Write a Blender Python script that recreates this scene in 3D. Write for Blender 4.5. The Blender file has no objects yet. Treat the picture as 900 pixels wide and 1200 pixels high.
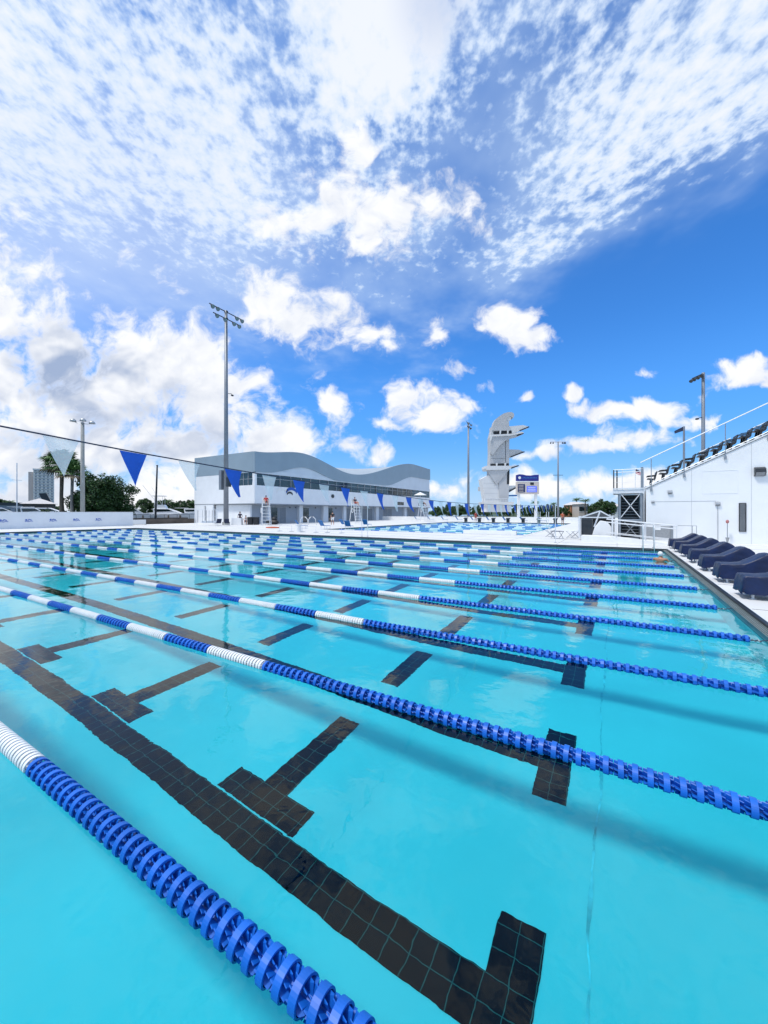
import bpy, bmesh, math, random
from mathutils import Vector, Matrix
S = bpy.context.scene
COL = S.collection
TH = math.atan(.6)            # heading of the view, left of the pool's cross axis
CS, SN = math.cos(TH), math.sin(TH)
SUN_DIR = Vector((-.24, -.38, .89)).normalized()      # towards the sun
SUN_EL = math.asin(SUN_DIR.z); SUN_ROT = math.atan2(SUN_DIR.x, SUN_DIR.y)
SKY_TINT = (.50, 1.30, 2.15)
WATER_TINT = (.032, .59, .735, 1)
# ------------------------------------------------------------------ mesh helpers
class MB:
    """collects faces; build() links them as one mesh object"""
    def __init__(s): s.v = []; s.f = []; s.mi = []; s.cur = 0
    def add(s, vs, fs):
        o = len(s.v); s.v += [tuple(p) for p in vs]; s.f += [tuple(o+i for i in f) for f in fs]; s.mi += [s.cur]*len(fs); return s
    def box(s, x0, x1, y0, y1, z0, z1):
        return s.add([(x0,y0,z0),(x1,y0,z0),(x1,y1,z0),(x0,y1,z0),(x0,y0,z1),(x1,y0,z1),(x1,y1,z1),(x0,y1,z1)],
                     [(0,3,2,1),(4,5,6,7),(0,1,5,4),(1,2,6,5),(2,3,7,6),(3,0,4,7)])
    def bar(s, p, q, w, h=None, up=(0,0,1)):
        """square bar between two points"""
        p = Vector(p); q = Vector(q); h = h or w; d = (q-p).normalized(); u = Vector(up)
        if abs(d.dot(u)) > .99: u = Vector((1,0,0))
        a = d.cross(u).normalized()*w/2; b = a.cross(d).normalized()*h/2
        vs = [p-a-b, p+a-b, p+a+b, p-a+b, q-a-b, q+a-b, q+a+b, q-a+b]
        return s.add(vs, [(0,3,2,1),(4,5,6,7),(0,1,5,4),(1,2,6,5),(2,3,7,6),(3,0,4,7)])
    def tube(s, pts, r, n=8, cap=True):
        pts = [Vector(p) for p in pts]; rs = r if isinstance(r, (list,tuple)) else [r]*len(pts)
        base = len(s.v); ref = None
        for i, p in enumerate(pts):
            d = (pts[min(i+1,len(pts)-1)]-pts[max(i-1,0)]).normalized()
            if ref is None:
                ref = Vector((0,0,1)) if abs(d.z) < .9 else Vector((1,0,0))
            a = d.cross(ref)
            if a.length < 1e-4: ref = Vector((0,1,0)); a = d.cross(ref)
            a.normalize(); b = a.cross(d).normalized(); ref = -b if False else ref
            for k in range(n):
                t = 2*math.pi*k/n; s.v.append(tuple(p+a*math.cos(t)*rs[i]+b*math.sin(t)*rs[i]))
        for i in range(len(pts)-1):
            for k in range(n):
                s.f.append((base+i*n+k, base+i*n+(k+1)%n, base+(i+1)*n+(k+1)%n, base+(i+1)*n+k)); s.mi.append(s.cur)
        if cap:
            s.f.append(tuple(base+k for k in reversed(range(n)))); s.f.append(tuple(base+(len(pts)-1)*n+k for k in range(n))); s.mi += [s.cur]*2
        return s
    def prism(s, poly, axis, a, b):
        """outline (2D) pushed along an axis: 'x' outline is (y,z), 'y' outline is (x,z), 'z' outline is (x,y)"""
        def P(p, t): return (t,p[0],p[1]) if axis == 'x' else ((p[0],t,p[1]) if axis == 'y' else (p[0],p[1],t))
        n = len(poly)
        return s.add([P(p,a) for p in poly]+[P(p,b) for p in poly],
                     [tuple(range(n)), tuple(reversed(range(n,2*n)))]+[(i,i+n,(i+1)%n+n,(i+1)%n) for i in range(n)])
    def ball(s, c, r, n=10, m_=6):
        r = r if isinstance(r,(tuple,list)) else (r,r,r); vs = [(c[0],c[1],c[2]+r[2])]
        for i in range(1,m_):
            a = math.pi*i/m_
            for k in range(n):
                t = 2*math.pi*k/n; vs.append((c[0]+r[0]*math.sin(a)*math.cos(t), c[1]+r[1]*math.sin(a)*math.sin(t), c[2]+r[2]*math.cos(a)))
        vs.append((c[0],c[1],c[2]-r[2])); fs = [(0,1+k,1+(k+1)%n) for k in range(n)]
        for i in range(m_-2):
            for k in range(n): fs.append((1+i*n+k,1+(i+1)*n+k,1+(i+1)*n+(k+1)%n,1+i*n+(k+1)%n))
        e = len(vs)-1; fs += [(1+(m_-2)*n+k, e, 1+(m_-2)*n+(k+1)%n) for k in range(n)]
        return s.add(vs, fs)
    def mesh(s, name, mats, smooth=False):
        me = bpy.data.meshes.new(name); me.from_pydata(s.v, [], s.f)
        if not isinstance(mats, (list,tuple)): mats = [mats]
        for x in mats: me.materials.append(x)
        if len(mats) > 1: me.polygons.foreach_set('material_index', s.mi)
        bm = bmesh.new(); bm.from_mesh(me); bmesh.ops.recalc_face_normals(bm, faces=bm.faces); bm.to_mesh(me); bm.free()
        if smooth: me.shade_smooth()
        me.update(); return me
    def build(s, name, mats, parent=None, smooth=False, world=True, bevel=0, loc=None, angle=None):
        me = s.mesh(name, mats, smooth)
        if world and parent is not None:
            M = parent.matrix_world.inverted() if False else Matrix.Translation(-Vector(root_loc(parent)))
            me.transform(M)
        o = bpy.data.objects.new(name, me); COL.objects.link(o)
        if parent is not None: o.parent = parent
        if loc: o.location = loc
        if bevel:
            b = o.modifiers.new('bevel', 'BEVEL'); b.width = bevel; b.segments = 2; b.limit_method = 'ANGLE'
        if smooth and angle:
            w = o.modifiers.new('n', 'EDGE_SPLIT'); w.split_angle = math.radians(angle)
        return o
def root_loc(o):
    v = Vector((0,0,0))
    while o is not None: v += o.location; o = o.parent
    return v
def thing(name, label, cat, loc=(0,0,0), rz=0, group=None):
    o = bpy.data.objects.new(name, None); COL.objects.link(o); o.empty_display_size = .1
    o.location = loc; o.rotation_euler = (0,0,rz); o['label'] = label; o['category'] = cat
    if group: o['group'] = group
    return o
def tag(o, label, cat, group=None):
    o['label'] = label; o['category'] = cat
    if group: o['group'] = group
    return o
def struct(o): o['kind'] = 'structure'; return o
def stuff(o): o['kind'] = 'stuff'; return o
def copy_tree(o, parent=None, **kw):
    c = o.copy(); COL.objects.link(c); c.parent = parent
    for ch in list(o.children): copy_tree(ch, c)
    for k, v in kw.items(): c[k] = v
    return c
def place(o, loc, rz=0, label=None, scale=None):
    o.location = loc; o.rotation_euler = (0,0,rz)
    if label: o['label'] = label
    if scale: o.scale = (scale,)*3 if not isinstance(scale,tuple) else scale
    return o
# ------------------------------------------------------------------ materials
def mat(name, col, rough=.6, metal=0, var=.12, scale=3, bump=0, bscale=40, spec=.5, stain_or_light=None, coat=0, obj=True, trans=0):
    m = bpy.data.materials.new(name); m.use_nodes = True; nt = m.node_tree; N = nt.nodes; L = nt.links
    b = N['Principled BSDF']; b.inputs['Roughness'].default_value = rough; b.inputs['Metallic'].default_value = metal
    b.inputs['Specular IOR Level'].default_value = spec; b.inputs['Coat Weight'].default_value = coat
    tc = N.new('ShaderNodeTexCoord').outputs['Object']
    n = N.new('ShaderNodeTexNoise'); L.new(tc, n.inputs['Vector']); n.inputs['Scale'].default_value = scale; n.inputs['Detail'].default_value = 5
    r = N.new('ShaderNodeMapRange'); L.new(n.outputs['Fac'], r.inputs[0]); r.inputs[1].default_value = .3; r.inputs[2].default_value = .7
    r.inputs[3].default_value = 1-var; r.inputs[4].default_value = 1+var*.6
    v = N.new('ShaderNodeVectorMath'); v.operation = 'SCALE'; v.inputs[0].default_value = col; L.new(r.outputs[0], v.inputs['Scale'])
    out = v.outputs[0]
    if stain_or_light:   # broad worn patches of another colour; on plaster they paint uneven light
        n2 = N.new('ShaderNodeTexNoise'); L.new(tc, n2.inputs['Vector']); n2.inputs['Scale'].default_value = stain_or_light[1]; n2.inputs['Detail'].default_value = 6
        r2 = N.new('ShaderNodeMapRange'); L.new(n2.outputs['Fac'], r2.inputs[0]); r2.inputs[1].default_value = .52; r2.inputs[2].default_value = .72; r2.inputs[4].default_value = stain_or_light[2]
        mx = N.new('ShaderNodeMix'); mx.data_type = 'RGBA'; L.new(r2.outputs[0], mx.inputs[0]); L.new(out, mx.inputs[6]); mx.inputs[7].default_value = (*stain_or_light[0],1)
        out = mx.outputs[2]
    L.new(out, b.inputs['Base Color'])
    if trans: b.inputs['Transmission Weight'].default_value = trans
    if bump:
        n3 = N.new('ShaderNodeTexNoise'); L.new(tc, n3.inputs['Vector']); n3.inputs['Scale'].default_value = bscale; n3.inputs['Detail'].default_value = 4
        bp = N.new('ShaderNodeBump'); bp.inputs['Distance'].default_value = bump; L.new(n3.outputs['Fac'], bp.inputs['Height']); L.new(bp.outputs[0], b.inputs['Normal'])
    return m
def brick_mat(name, col, mortar, w, h, offset=0, rough=.5, msize=.006, rot=False, axes='xy', var=.15, warp=0, smooth=.1, spec=.5):
    m = bpy.data.materials.new(name); m.use_nodes = True; nt = m.node_tree; N = nt.nodes; L = nt.links
    b = N['Principled BSDF']; b.inputs['Roughness'].default_value = rough; b.inputs['Specular IOR Level'].default_value = spec
    g = N.new('ShaderNodeTexCoord').outputs['Object']
    sp = N.new('ShaderNodeSeparateXYZ'); L.new(g, sp.inputs[0]); cb = N.new('ShaderNodeCombineXYZ')
    ix = {'x':0,'y':1,'z':2}; L.new(sp.outputs[ix[axes[0]]], cb.inputs[0]); L.new(sp.outputs[ix[axes[1]]], cb.inputs[1])
    vec = cb.outputs[0]
    if warp:
        nz = N.new('ShaderNodeTexNoise'); L.new(g, nz.inputs['Vector']); nz.inputs['Scale'].default_value = 9; nz.inputs['Detail'].default_value = 2
        w_ = N.new('ShaderNodeVectorMath'); w_.operation = 'MULTIPLY_ADD'; L.new(nz.outputs['Color'], w_.inputs[0]); w_.inputs[1].default_value = (warp,)*3; L.new(vec, w_.inputs[2]); vec = w_.outputs[0]
    t = N.new('ShaderNodeTexBrick'); L.new(vec, t.inputs['Vector']); t.offset = offset; t.offset_frequency = 2
    t.inputs['Scale'].default_value = 1; t.inputs['Brick Width'].default_value = w; t.inputs['Row Height'].default_value = h
    t.inputs['Mortar Size'].default_value = msize; t.inputs['Mortar Smooth'].default_value = smooth; t.inputs['Bias'].default_value = 0
    t.inputs['Color1'].default_value = (*[c*(1-var) for c in col],1); t.inputs['Color2'].default_value = (*[c*(1+var) for c in col],1); t.inputs['Mortar'].default_value = (*mortar,1)
    L.new(t.outputs['Color'], b.inputs['Base Color'])
    return m
M = {}
def materials():
    M['white_paint'] = mat('white_paint', (.80,.80,.79), .55, var=.05, stain_or_light=((.62,.62,.60), .7, .35))
    M['wall_white'] = mat('wall_white', (.80,.81,.82), .7, var=.04, scale=.8, stain_or_light=((.68,.69,.70), .35, .45), bump=.003, bscale=30)
    M['stand_white'] = mat('stand_white', (.80,.81,.81), .7, var=.04, scale=.8, stain_or_light=((.70,.71,.71), .5, .4), bump=.003, bscale=30)
    M['deck'] = mat('deck', (.66,.66,.65), .8, var=.07, scale=.7, stain_or_light=((.55,.55,.53), .25, .5), bump=.004, bscale=60)
    M['gutter'] = brick_mat('gutter', (.16,.20,.19), (.03,.035,.035), .035, .6, 0, .6, .008)
    M['coping_dark'] = mat('coping_dark', (.015,.018,.022), .35, var=.3, scale=9)
    M['tile_black'] = brick_mat('tile_black', (.002,.004,.006), (.09,.10,.09), .155, .155, 0, .9, .0035, warp=.016, var=.5, spec=.05)
    M['tile_band'] = brick_mat('tile_band', (.02,.03,.05), (.2,.22,.22), .15, .15, 0, .3, .004, axes='xz')
    M['plaster'] = mat('plaster', (.80,.82,.81), .85, var=.10, scale=.35, stain_or_light=((.60,.68,.69), .55, .55))  # patches paint uneven light from sun angle and clouds into the basin colour
    M['seam'] = mat('seam', (.72,.79,.82), .9, var=.5, scale=4)
    M['roof_back'] = mat('roof_back', (.36,.41,.45), .6, var=.06, scale=.4)
    M['dull_pink'] = mat('dull_pink', (.42,.16,.15), .6, var=.1)
    M['grey_panel'] = mat('grey_panel', (.27,.345,.40), .5, var=.06, scale=.4)
    M['light_roof'] = mat('light_roof', (.62,.67,.72), .5, var=.05, scale=.4)
    M['glass_dark'] = mat('glass_dark', (.02,.035,.04), .06, var=.5, scale=.5, spec=1)
    M['frame_metal'] = mat('frame_metal', (.45,.46,.47), .4, .4, var=.1)
    M['door_grey'] = mat('door_grey', (.22,.24,.26), .5, var=.1)
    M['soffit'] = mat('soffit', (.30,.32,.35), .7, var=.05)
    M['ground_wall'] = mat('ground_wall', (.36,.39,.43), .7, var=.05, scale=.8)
    M['steel'] = mat('steel', (.36,.38,.40), .42, .75, var=.15, scale=2)
    M['steel_white'] = mat('steel_white', (.74,.75,.76), .35, .2, var=.06)
    M['pole'] = mat('pole', (.24,.26,.29), .5, .4, var=.12, scale=.7)
    M['concrete_pole'] = mat('concrete_pole', (.33,.33,.31), .85, var=.15, scale=1.5)
    M['black'] = mat('black', (.015,.016,.018), .5, var=.3)
    M['dark_fixture'] = mat('dark_fixture', (.05,.055,.06), .4, .5, var=.2)
    M['lens'] = mat('lens', (.22,.24,.26), .2, .3, var=.1)
    M['cover'] = mat('cover', (.0035,.013,.060), .42, var=.4, scale=3, bump=.03, bscale=5, spec=.45)
    M['float_blue'] = mat('float_blue', (.006,.125,.56), .42, var=.18, scale=5, spec=.45)
    M['float_white'] = mat('float_white', (.82,.83,.82), .38, var=.08, scale=6)
    M['flag_blue'] = mat('flag_blue', (.012,.12,.62), .65, var=.15, scale=8)
    M['emblem_blue'] = mat('emblem_blue', (.02,.10,.45), .6, var=.1)
    M['logo_blue'] = mat('logo_blue', (.012,.02,.22), .5, var=.1)
    M['cable'] = mat('cable', (.02,.03,.07), .5, var=.2)
    M['tower'] = mat('tower', (.50,.50,.50), .75, var=.08, scale=.25, stain_or_light=((.38,.38,.39), .2, .5))
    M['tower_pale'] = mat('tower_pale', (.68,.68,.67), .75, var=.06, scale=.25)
    M['cream'] = mat('cream', (.60,.52,.46), .7, var=.06)
    M['screen'] = mat('screen', (.02,.03,.10), .25, var=.3, scale=.7)
    M['trunk'] = mat('trunk', (.16,.13,.10), .9, var=.3, scale=2)
    M['trunk_pale'] = mat('trunk_pale', (.30,.28,.25), .9, var=.2, scale=2)
    M['leaf_dark'] = leafmat('leaf_dark', (.014,.045,.010), (.04,.10,.018))
    M['leaf_mid'] = leafmat('leaf_mid', (.03,.075,.018), (.08,.13,.035))
    M['palm_leaf'] = leafmat('palm_leaf', (.035,.10,.02), (.10,.19,.05))
    M['palm_dead'] = leafmat('palm_dead', (.10,.07,.035), (.20,.15,.08))
    M['boat_white'] = mat('boat_white', (.80,.81,.82), .25, var=.04)
    M['hotel'] = mat('hotel', (.80,.78,.72), .7, var=.05, scale=.05)
    M['hotel_glass'] = mat('hotel_glass', (.26,.28,.30), .4, var=.3, scale=.1)
    M['orange_wall'] = mat('orange_wall', (.50,.22,.11), .8, var=.1)
    M['roof_pale'] = mat('roof_pale', (.62,.58,.55), .8, var=.1)
    M['seat_dark'] = mat('seat_dark', (.035,.04,.045), .5, var=.2)
    M['mesh_fence'] = mat('mesh_fence', (.34,.35,.36), .6, .3, var=.15, scale=12)
    M['skin'] = mat('skin', (.50,.27,.18), .5, var=.08)
    M['skin_tan'] = mat('skin_tan', (.42,.19,.11), .45, var=.08)
    M['red_cloth'] = mat('red_cloth', (.42,.03,.03), .7, var=.15)
    M['navy_cloth'] = mat('navy_cloth', (.02,.03,.07), .8, var=.2)
    M['white_cloth'] = mat('white_cloth', (.78,.78,.77), .85, var=.05)
    M['hair'] = mat('hair', (.03,.02,.015), .6, var=.2)
    M['orange'] = mat('orange', (.65,.13,.05), .5, var=.1)
    M['lounge_blue'] = mat('lounge_blue', (.03,.16,.42), .7, var=.2)
    M['soil'] = mat('soil', (.13,.12,.10), .95, var=.3, scale=.3)
    M['grass'] = mat('grass', (.045,.075,.025), .95, var=.35, scale=.06)
    M['seawall'] = mat('seawall', (.12,.10,.085), .9, var=.3, scale=.8)
    M['flag_red'] = mat('flag_red', (.50,.04,.05), .7, var=.1)
    M['yellow'] = mat('spare', (.6,.42,.05), .6, var=.1)
    # thin white pennant cloth lets the sky through
    m = bpy.data.materials.new('flag_white'); m.use_nodes = True; N = m.node_tree.nodes; L = m.node_tree.links
    N.remove(N['Principled BSDF']); o = N['Material Output']
    df = N.new('ShaderNodeBsdfDiffuse'); df.inputs[0].default_value = (.9,.91,.9,1); tl = N.new('ShaderNodeBsdfTranslucent'); tl.inputs[0].default_value = (.9,.91,.91,1)
    tp = N.new('ShaderNodeBsdfTransparent'); tp.inputs[0].default_value = (.95,.98,1,1)
    a = N.new('ShaderNodeMixShader'); a.inputs[0].default_value = .35; L.new(df.outputs[0], a.inputs[1]); L.new(tl.outputs[0], a.inputs[2])
    b = N.new('ShaderNodeMixShader'); b.inputs[0].default_value = .34; L.new(a.outputs[0], b.inputs[1]); L.new(tp.outputs[0], b.inputs[2]); L.new(b.outputs[0], o.inputs[0])
    M['flag_white'] = m
    # water: clear, refracting, faint ripples
    m = bpy.data.materials.new('pool_water'); m.use_nodes = True; N = m.node_tree.nodes; L = m.node_tree.links; b = N['Principled BSDF']
    b.inputs['Base Color'].default_value = WATER_TINT; b.inputs['Roughness'].default_value = 0; b.inputs['IOR'].default_value = 1.333
    b.inputs['Transmission Weight'].default_value = 1; b.inputs['Specular IOR Level'].default_value = .36
    g = N.new('ShaderNodeNewGeometry').outputs['Position']
    n1 = N.new('ShaderNodeTexNoise'); L.new(g, n1.inputs['Vector']); n1.inputs['Scale'].default_value = 1.1; n1.inputs['Detail'].default_value = 2
    n2 = N.new('ShaderNodeTexNoise'); L.new(g, n2.inputs['Vector']); n2.inputs['Scale'].default_value = 6.5; n2.inputs['Detail'].default_value = 2; n2.inputs['Distortion'].default_value = .4
    s_ = N.new('ShaderNodeMath'); s_.operation = 'MULTIPLY_ADD'; L.new(n2.outputs['Fac'], s_.inputs[0]); s_.inputs[1].default_value = .13; L.new(n1.outputs['Fac'], s_.inputs[2])
    bp = N.new('ShaderNodeBump'); bp.inputs['Distance'].default_value = .011; L.new(s_.outputs[0], bp.inputs['Height']); L.new(bp.outputs[0], b.inputs['Normal'])
    M['water'] = m
    m = m.copy(); m.name = 'choppy_water'; m.node_tree.nodes['Bump'].inputs['Distance'].default_value = .34; M['water_choppy'] = m
    m2 = mat('marina_water', (.03,.06,.07), .12, var=.2, scale=.1, bump=.05, bscale=.8); M['marina'] = m2
def leafmat(name, a, b_):
    m = bpy.data.materials.new(name); m.use_nodes = True; N = m.node_tree.nodes; L = m.node_tree.links; b = N['Principled BSDF']
    g = N.new('ShaderNodeNewGeometry'); r = N.new('ShaderNodeValToRGB'); L.new(g.outputs['Random Per Island'], r.inputs[0])
    r.color_ramp.elements[0].color = (*a,1); r.color_ramp.elements[1].color = (*b_,1); L.new(r.outputs[0], b.inputs['Base Color'])
    b.inputs['Roughness'].default_value = .55
    return m
# ------------------------------------------------------------------ sky
def build_world():
    W = bpy.data.worlds.new('World'); S.world = W; W.use_nodes = True
    nt = W.node_tree; N = nt.nodes; Lk = nt.links
    bg = N['Background']
    def put(sock, v):
        if v is None: return
        if hasattr(v, 'is_output') or isinstance(v, bpy.types.NodeSocket): Lk.new(v, sock)
        else: sock.default_value = v
    def m(op, a, b=None, c=None, clamp=False):
        n = N.new('ShaderNodeMath'); n.operation = op; n.use_clamp = clamp
        put(n.inputs[0], a)
        if b is not None: put(n.inputs[1], b)
        if c is not None: put(n.inputs[2], c)
        return n.outputs[0]
    def vm(op, a, b=None, c=None, out=0):
        n = N.new('ShaderNodeVectorMath'); n.operation = op
        put(n.inputs[0], a)
        if b is not None: put(n.inputs[1], b)
        if c is not None: put(n.inputs[2], c)
        return n.outputs[out]
    def sm(x, lo, hi, a=0.0, b=1.0):
        n = N.new('ShaderNodeMapRange'); n.interpolation_type = 'SMOOTHSTEP'
        put(n.inputs[0], x); put(n.inputs[1], lo); put(n.inputs[2], hi); put(n.inputs[3], a); put(n.inputs[4], b)
        return n.outputs[0]
    def noise(vec, scale, detail=8, rough=.55, dist=0.0, color=False, lac=2.0):
        n = N.new('ShaderNodeTexNoise'); put(n.inputs['Vector'], vec)
        n.inputs['Scale'].default_value = scale; n.inputs['Detail'].default_value = detail
        n.inputs['Roughness'].default_value = rough; n.inputs['Distortion'].default_value = dist
        n.inputs['Lacunarity'].default_value = lac
        return n.outputs['Color' if color else 'Fac']
    def mix(f, a, b):
        n = N.new('ShaderNodeMix'); n.data_type = 'RGBA'
        put(n.inputs[0], f)
        for k, x in ((6, a), (7, b)):
            if isinstance(x, tuple): n.inputs[k].default_value = (*x, 1)
            else: Lk.new(x, n.inputs[k])
        return n.outputs[2]
    sky = N.new('ShaderNodeTexSky'); sky.sky_type = 'NISHITA'; sky.sun_disc = False
    sky.sun_elevation = SUN_EL; sky.sun_rotation = SUN_ROT
    sky.air_density = 1.0; sky.dust_density = 0.25; sky.ozone_density = 3.0
    d = N.new('ShaderNodeNewGeometry').outputs['Incoming']
    d = vm('NORMALIZE', vm('SCALE', d, None)) if False else d
    tc = N.new('ShaderNodeTexCoord').outputs['Generated']
    d = tc
    # the bank of clouds stands over the far side of the pool: bearings measured from that heading
    fd = m('MAXIMUM', vm('DOT_PRODUCT', d, (-SN, CS, 0), out=1), .06)
    rr = vm('DOT_PRODUCT', d, (CS, SN, 0), out=1)
    sep = N.new('ShaderNodeSeparateXYZ'); Lk.new(d, sep.inputs[0]); dz = sep.outputs[2]
    u = m('DIVIDE', rr, fd); v = m('DIVIDE', dz, fd)
    cmb = N.new('ShaderNodeCombineXYZ'); Lk.new(u, cmb.inputs[0]); Lk.new(v, cmb.inputs[1]); uv = cmb.outputs[0]
    front = sm(vm('DOT_PRODUCT', d, (-SN, CS, 0), out=1), .06, .3)
    # slightly saturated clear sky
    base = vm('MULTIPLY', sky.outputs[0], SKY_TINT)
    base = mix(sm(dz, .42, -.02), base, mix(sm(dz, .22, 0.0), (1.25, 4.0, 9.3), (3.6, 6.6, 9.8)))
    # ---- high layer of small puffs, on a level sheet
    den = m('MAXIMUM', dz, .04)
    cp = N.new('ShaderNodeCombineXYZ')
    Lk.new(m('DIVIDE', rr, den), cp.inputs[0]); Lk.new(m('MULTIPLY', m('DIVIDE', vm('DOT_PRODUCT', d, (-SN, CS, 0), out=1), den), .80), cp.inputs[1])
    p = cp.outputs[0]
    puffs = noise(p, 22, 3, .5, .0)
    fine = noise(p, 55, 3, .6)
    big = noise(p, 2.6, 4, .55)
    vl = m('ADD', m('MULTIPLY', m('MAXIMUM', m('SUBTRACT', u, .07), 0.0), .52),
           m('ADD', .36, m('MULTIPLY', m('MAXIMUM', m('SUBTRACT', -.3, u), 0.0), .25)))
    edge = sm(m('ADD', m('SUBTRACT', v, vl), m('MULTIPLY', m('SUBTRACT', big, .5), .34)), -.10, .26)
    def blob(U, uc, vc, ru, rv):
        q = vm('MULTIPLY_ADD', U, (1/ru, 1/rv, 0), (-uc/ru, -vc/rv, 0))
        return vm('LENGTH', q, out=1)
    def gauss(uc, vc, ru, rv):
        return sm(blob(uv, uc, vc, ru, rv), 1.15, .1)
    def addg(c, amt, *g): return m('MULTIPLY_ADD', gauss(*g), amt, c)
    cover = edge
    for amt, g in ((-.36,(.30,1.0,.24,.42)), (-.36,(.13,.82,.30,.22)), (-.30,(-.22,.86,.16,.16)), (.55,(-.02,1.25,.30,.32)), (.12,(-.55,1.0,.5,.45)),
                   (-.22,(-.28,1.18,.16,.26)), (-.35,(-.7,.66,.5,.18)), (-.6,(-.1,.55,.6,.20)), (.15,(.75,1.0,.35,.35))):
        cover = addg(cover, amt, *g)
    tex = m('ADD', m('MULTIPLY', m('SUBTRACT', puffs, .5), 1.9), m('MULTIPLY', m('SUBTRACT', fine, .5), .9))
    tex = m('ADD', tex, m('MULTIPLY', m('SUBTRACT', big, .5), 1.3))
    hd = m('MULTIPLY_ADD', cover, 1.15, m('SUBTRACT', m('MULTIPLY', tex, m('MINIMUM', m('MAXIMUM', m('MULTIPLY', edge, 1.3), 0.0), 1.0)), .88))
    puff = m('MULTIPLY', sm(hd, -.25, .42), .93)
    veilh = m('MULTIPLY', m('MULTIPLY', sm(edge, .0, .8), sm(cover, -.6, .7, .25, 1.0)), m('ADD', .18, m('MULTIPLY', sm(big, .3, .7), .34)))
    high = m('SUBTRACT', 1.0, m('MULTIPLY', m('SUBTRACT', 1.0, puff), m('SUBTRACT', 1.0, veilh)))
    high = m('MULTIPLY', high, sm(dz, .02, .3))
    # ---- low heaped clouds
    wz = noise(uv, 6, 3, .55, 0, True)
    U = vm('MULTIPLY_ADD', vm('SUBTRACT', wz, (.5, .5, .5)), (.13, .10, 0), uv)
    bl = [  # bearing, height, half width, half height of each heap
        (-1.02, .50, .22, .20), (-.85, .40, .34, .17), (-.60, .34, .32, .15), (-.45, .27, .26, .14), (-1.05, .64, .10, .06),
        (-.36, .33, .13, .06), (-.48, .42, .16, .08), (-.30, .18, .14, .07), (-.9, .14, .5, .12), (-.5, .12, .34, .10), (-1.3, .45, .4, .4), (-.85, .30, .55, .30), (-.55, .2, .5, .20), (-.95, .03, .9, .10),
        (-.17, .755, .20, .07), (-.05, .77, .19, .14), (.14, .79, .13, .08), (-.07, .95, .055, .12), (-.20, .60, .0001, .0001),
        (-.31, .55, .13, .08), (-.20, .50, .21, .095), (-.08, .46, .17, .055), (.01, .43, .05, .03),
        (-.145, .285, .055, .045), (.12, .25, .15, .06), (.07, .30, .07, .06), (.20, .27, .09, .05), (.01, .23, .08, .03),
        (.23, .37, .075, .04), (.31, .50, .06, .05), (.34, .49, .07, .05), (.38, .45, .08, .04), (.62, .265, .12, .03), (.13, .47, .045, .05),
        (.665, .36, .045, .028), (.95, .37, .10, .05), (1.05, .36, .12, .06),
        (.58, .255, .12, .035), (.70, .27, .13, .04), (.80, .235, .10, .03), (.55, .165, .20, .025), (.66, .18, .12, .04), (.42, .15, .12, .02),
        (-.09, .16, .075, .045), (-.02, .14, .05, .04), (.20, .13, .0001, .0001), (.17, .065, .12, .04), (.40, .08, .14, .05),
        (.60, .075, .2, .045), (.9, .1, .2, .03), (.25, .33, .06, .03), (.48, .30, .03, .02), (.38, .29, .03, .02), (-.02, .06, .3, .04)]
    f = None
    for b in bl:
        if b[2] < .001: continue
        x = blob(U, *b)
        if f is None: f = x
        else:
            n = N.new('ShaderNodeMath'); n.operation = 'SMOOTH_MIN'; Lk.new(f, n.inputs[0]); Lk.new(x, n.inputs[1]); n.inputs[2].default_value = .12
            f = n.outputs[0]
    bill = noise(U, 10, 8, .60)
    bigl = noise(U, 4.5, 2, .5)
    dens = m('ADD', m('SUBTRACT', .93, f), m('MULTIPLY', m('SUBTRACT', bill, .5), 3.3))
    dens = m('ADD', dens, m('MULTIPLY', m('SUBTRACT', bigl, .5), 1.3))
    cum = m('MULTIPLY', m('MULTIPLY', sm(dens, -.04, .68), front), sm(dz, -.01, .01))
    # self shading of the heaps: thick undersides go grey
    up = vm('ADD', U, (-.015, .035, 0))
    b2 = noise(up, 10, 4, .6); bg2 = noise(up, 4.5, 2, .5)
    lit = m('ADD', m('MULTIPLY', m('SUBTRACT', bill, b2), 2.4), m('MULTIPLY', m('SUBTRACT', bigl, bg2), 4.0))
    thick = sm(dens, .15, .8)
    grey_zone = m('MAXIMUM', m('MULTIPLY', gauss(-.80, .33, .42, .26), 1.0), m('MULTIPLY', gauss(-.62, .18, .7, .10), .75))
    grey_zone = m('MAXIMUM', grey_zone, m('MULTIPLY', gauss(-.95, .10, .5, .16), .5))
    pat = sm(noise(vm('MULTIPLY', uv, (1.0, 1.7, 1)), 5.5, 3, .5, .4), .36, .6)
    shade = m('ADD', m('MULTIPLY', thick, m('ADD', .08, m('MULTIPLY', m('MULTIPLY', grey_zone, pat), .85))), m('MULTIPLY', lit, -.34), clamp=True)
    ccol = mix(shade, (10.0, 10.15, 10.5), (3.7, 4.7, 6.8))
    hcol = mix(sm(hd, -.1, .9), (6.2, 7.9, 10.4), (9.3, 9.7, 10.4))
    greyveil = m('MULTIPLY', gauss(.13, 1.33, .13, .2), .7)
    hcol = mix(greyveil, hcol, (6.0, 6.9, 8.9))
    c = mix(high, base, hcol)
    # thin milk towards the horizon and on the left
    veil = m('MULTIPLY', m('MULTIPLY', gauss(-.8, .75, .8, .5), front), .45)
    veil = m('MAXIMUM', veil, m('MULTIPLY', sm(dz, .10, .0), .35))
    c = mix(veil, c, (7.2, 8.2, 10.4))
    c = mix(cum, c, ccol)
    Lk.new(c, bg.inputs[0]); bg.inputs[1].default_value = .1
    W.cycles.sampling_method = 'MANUAL'; W.cycles.sample_map_resolution = 512
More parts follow.
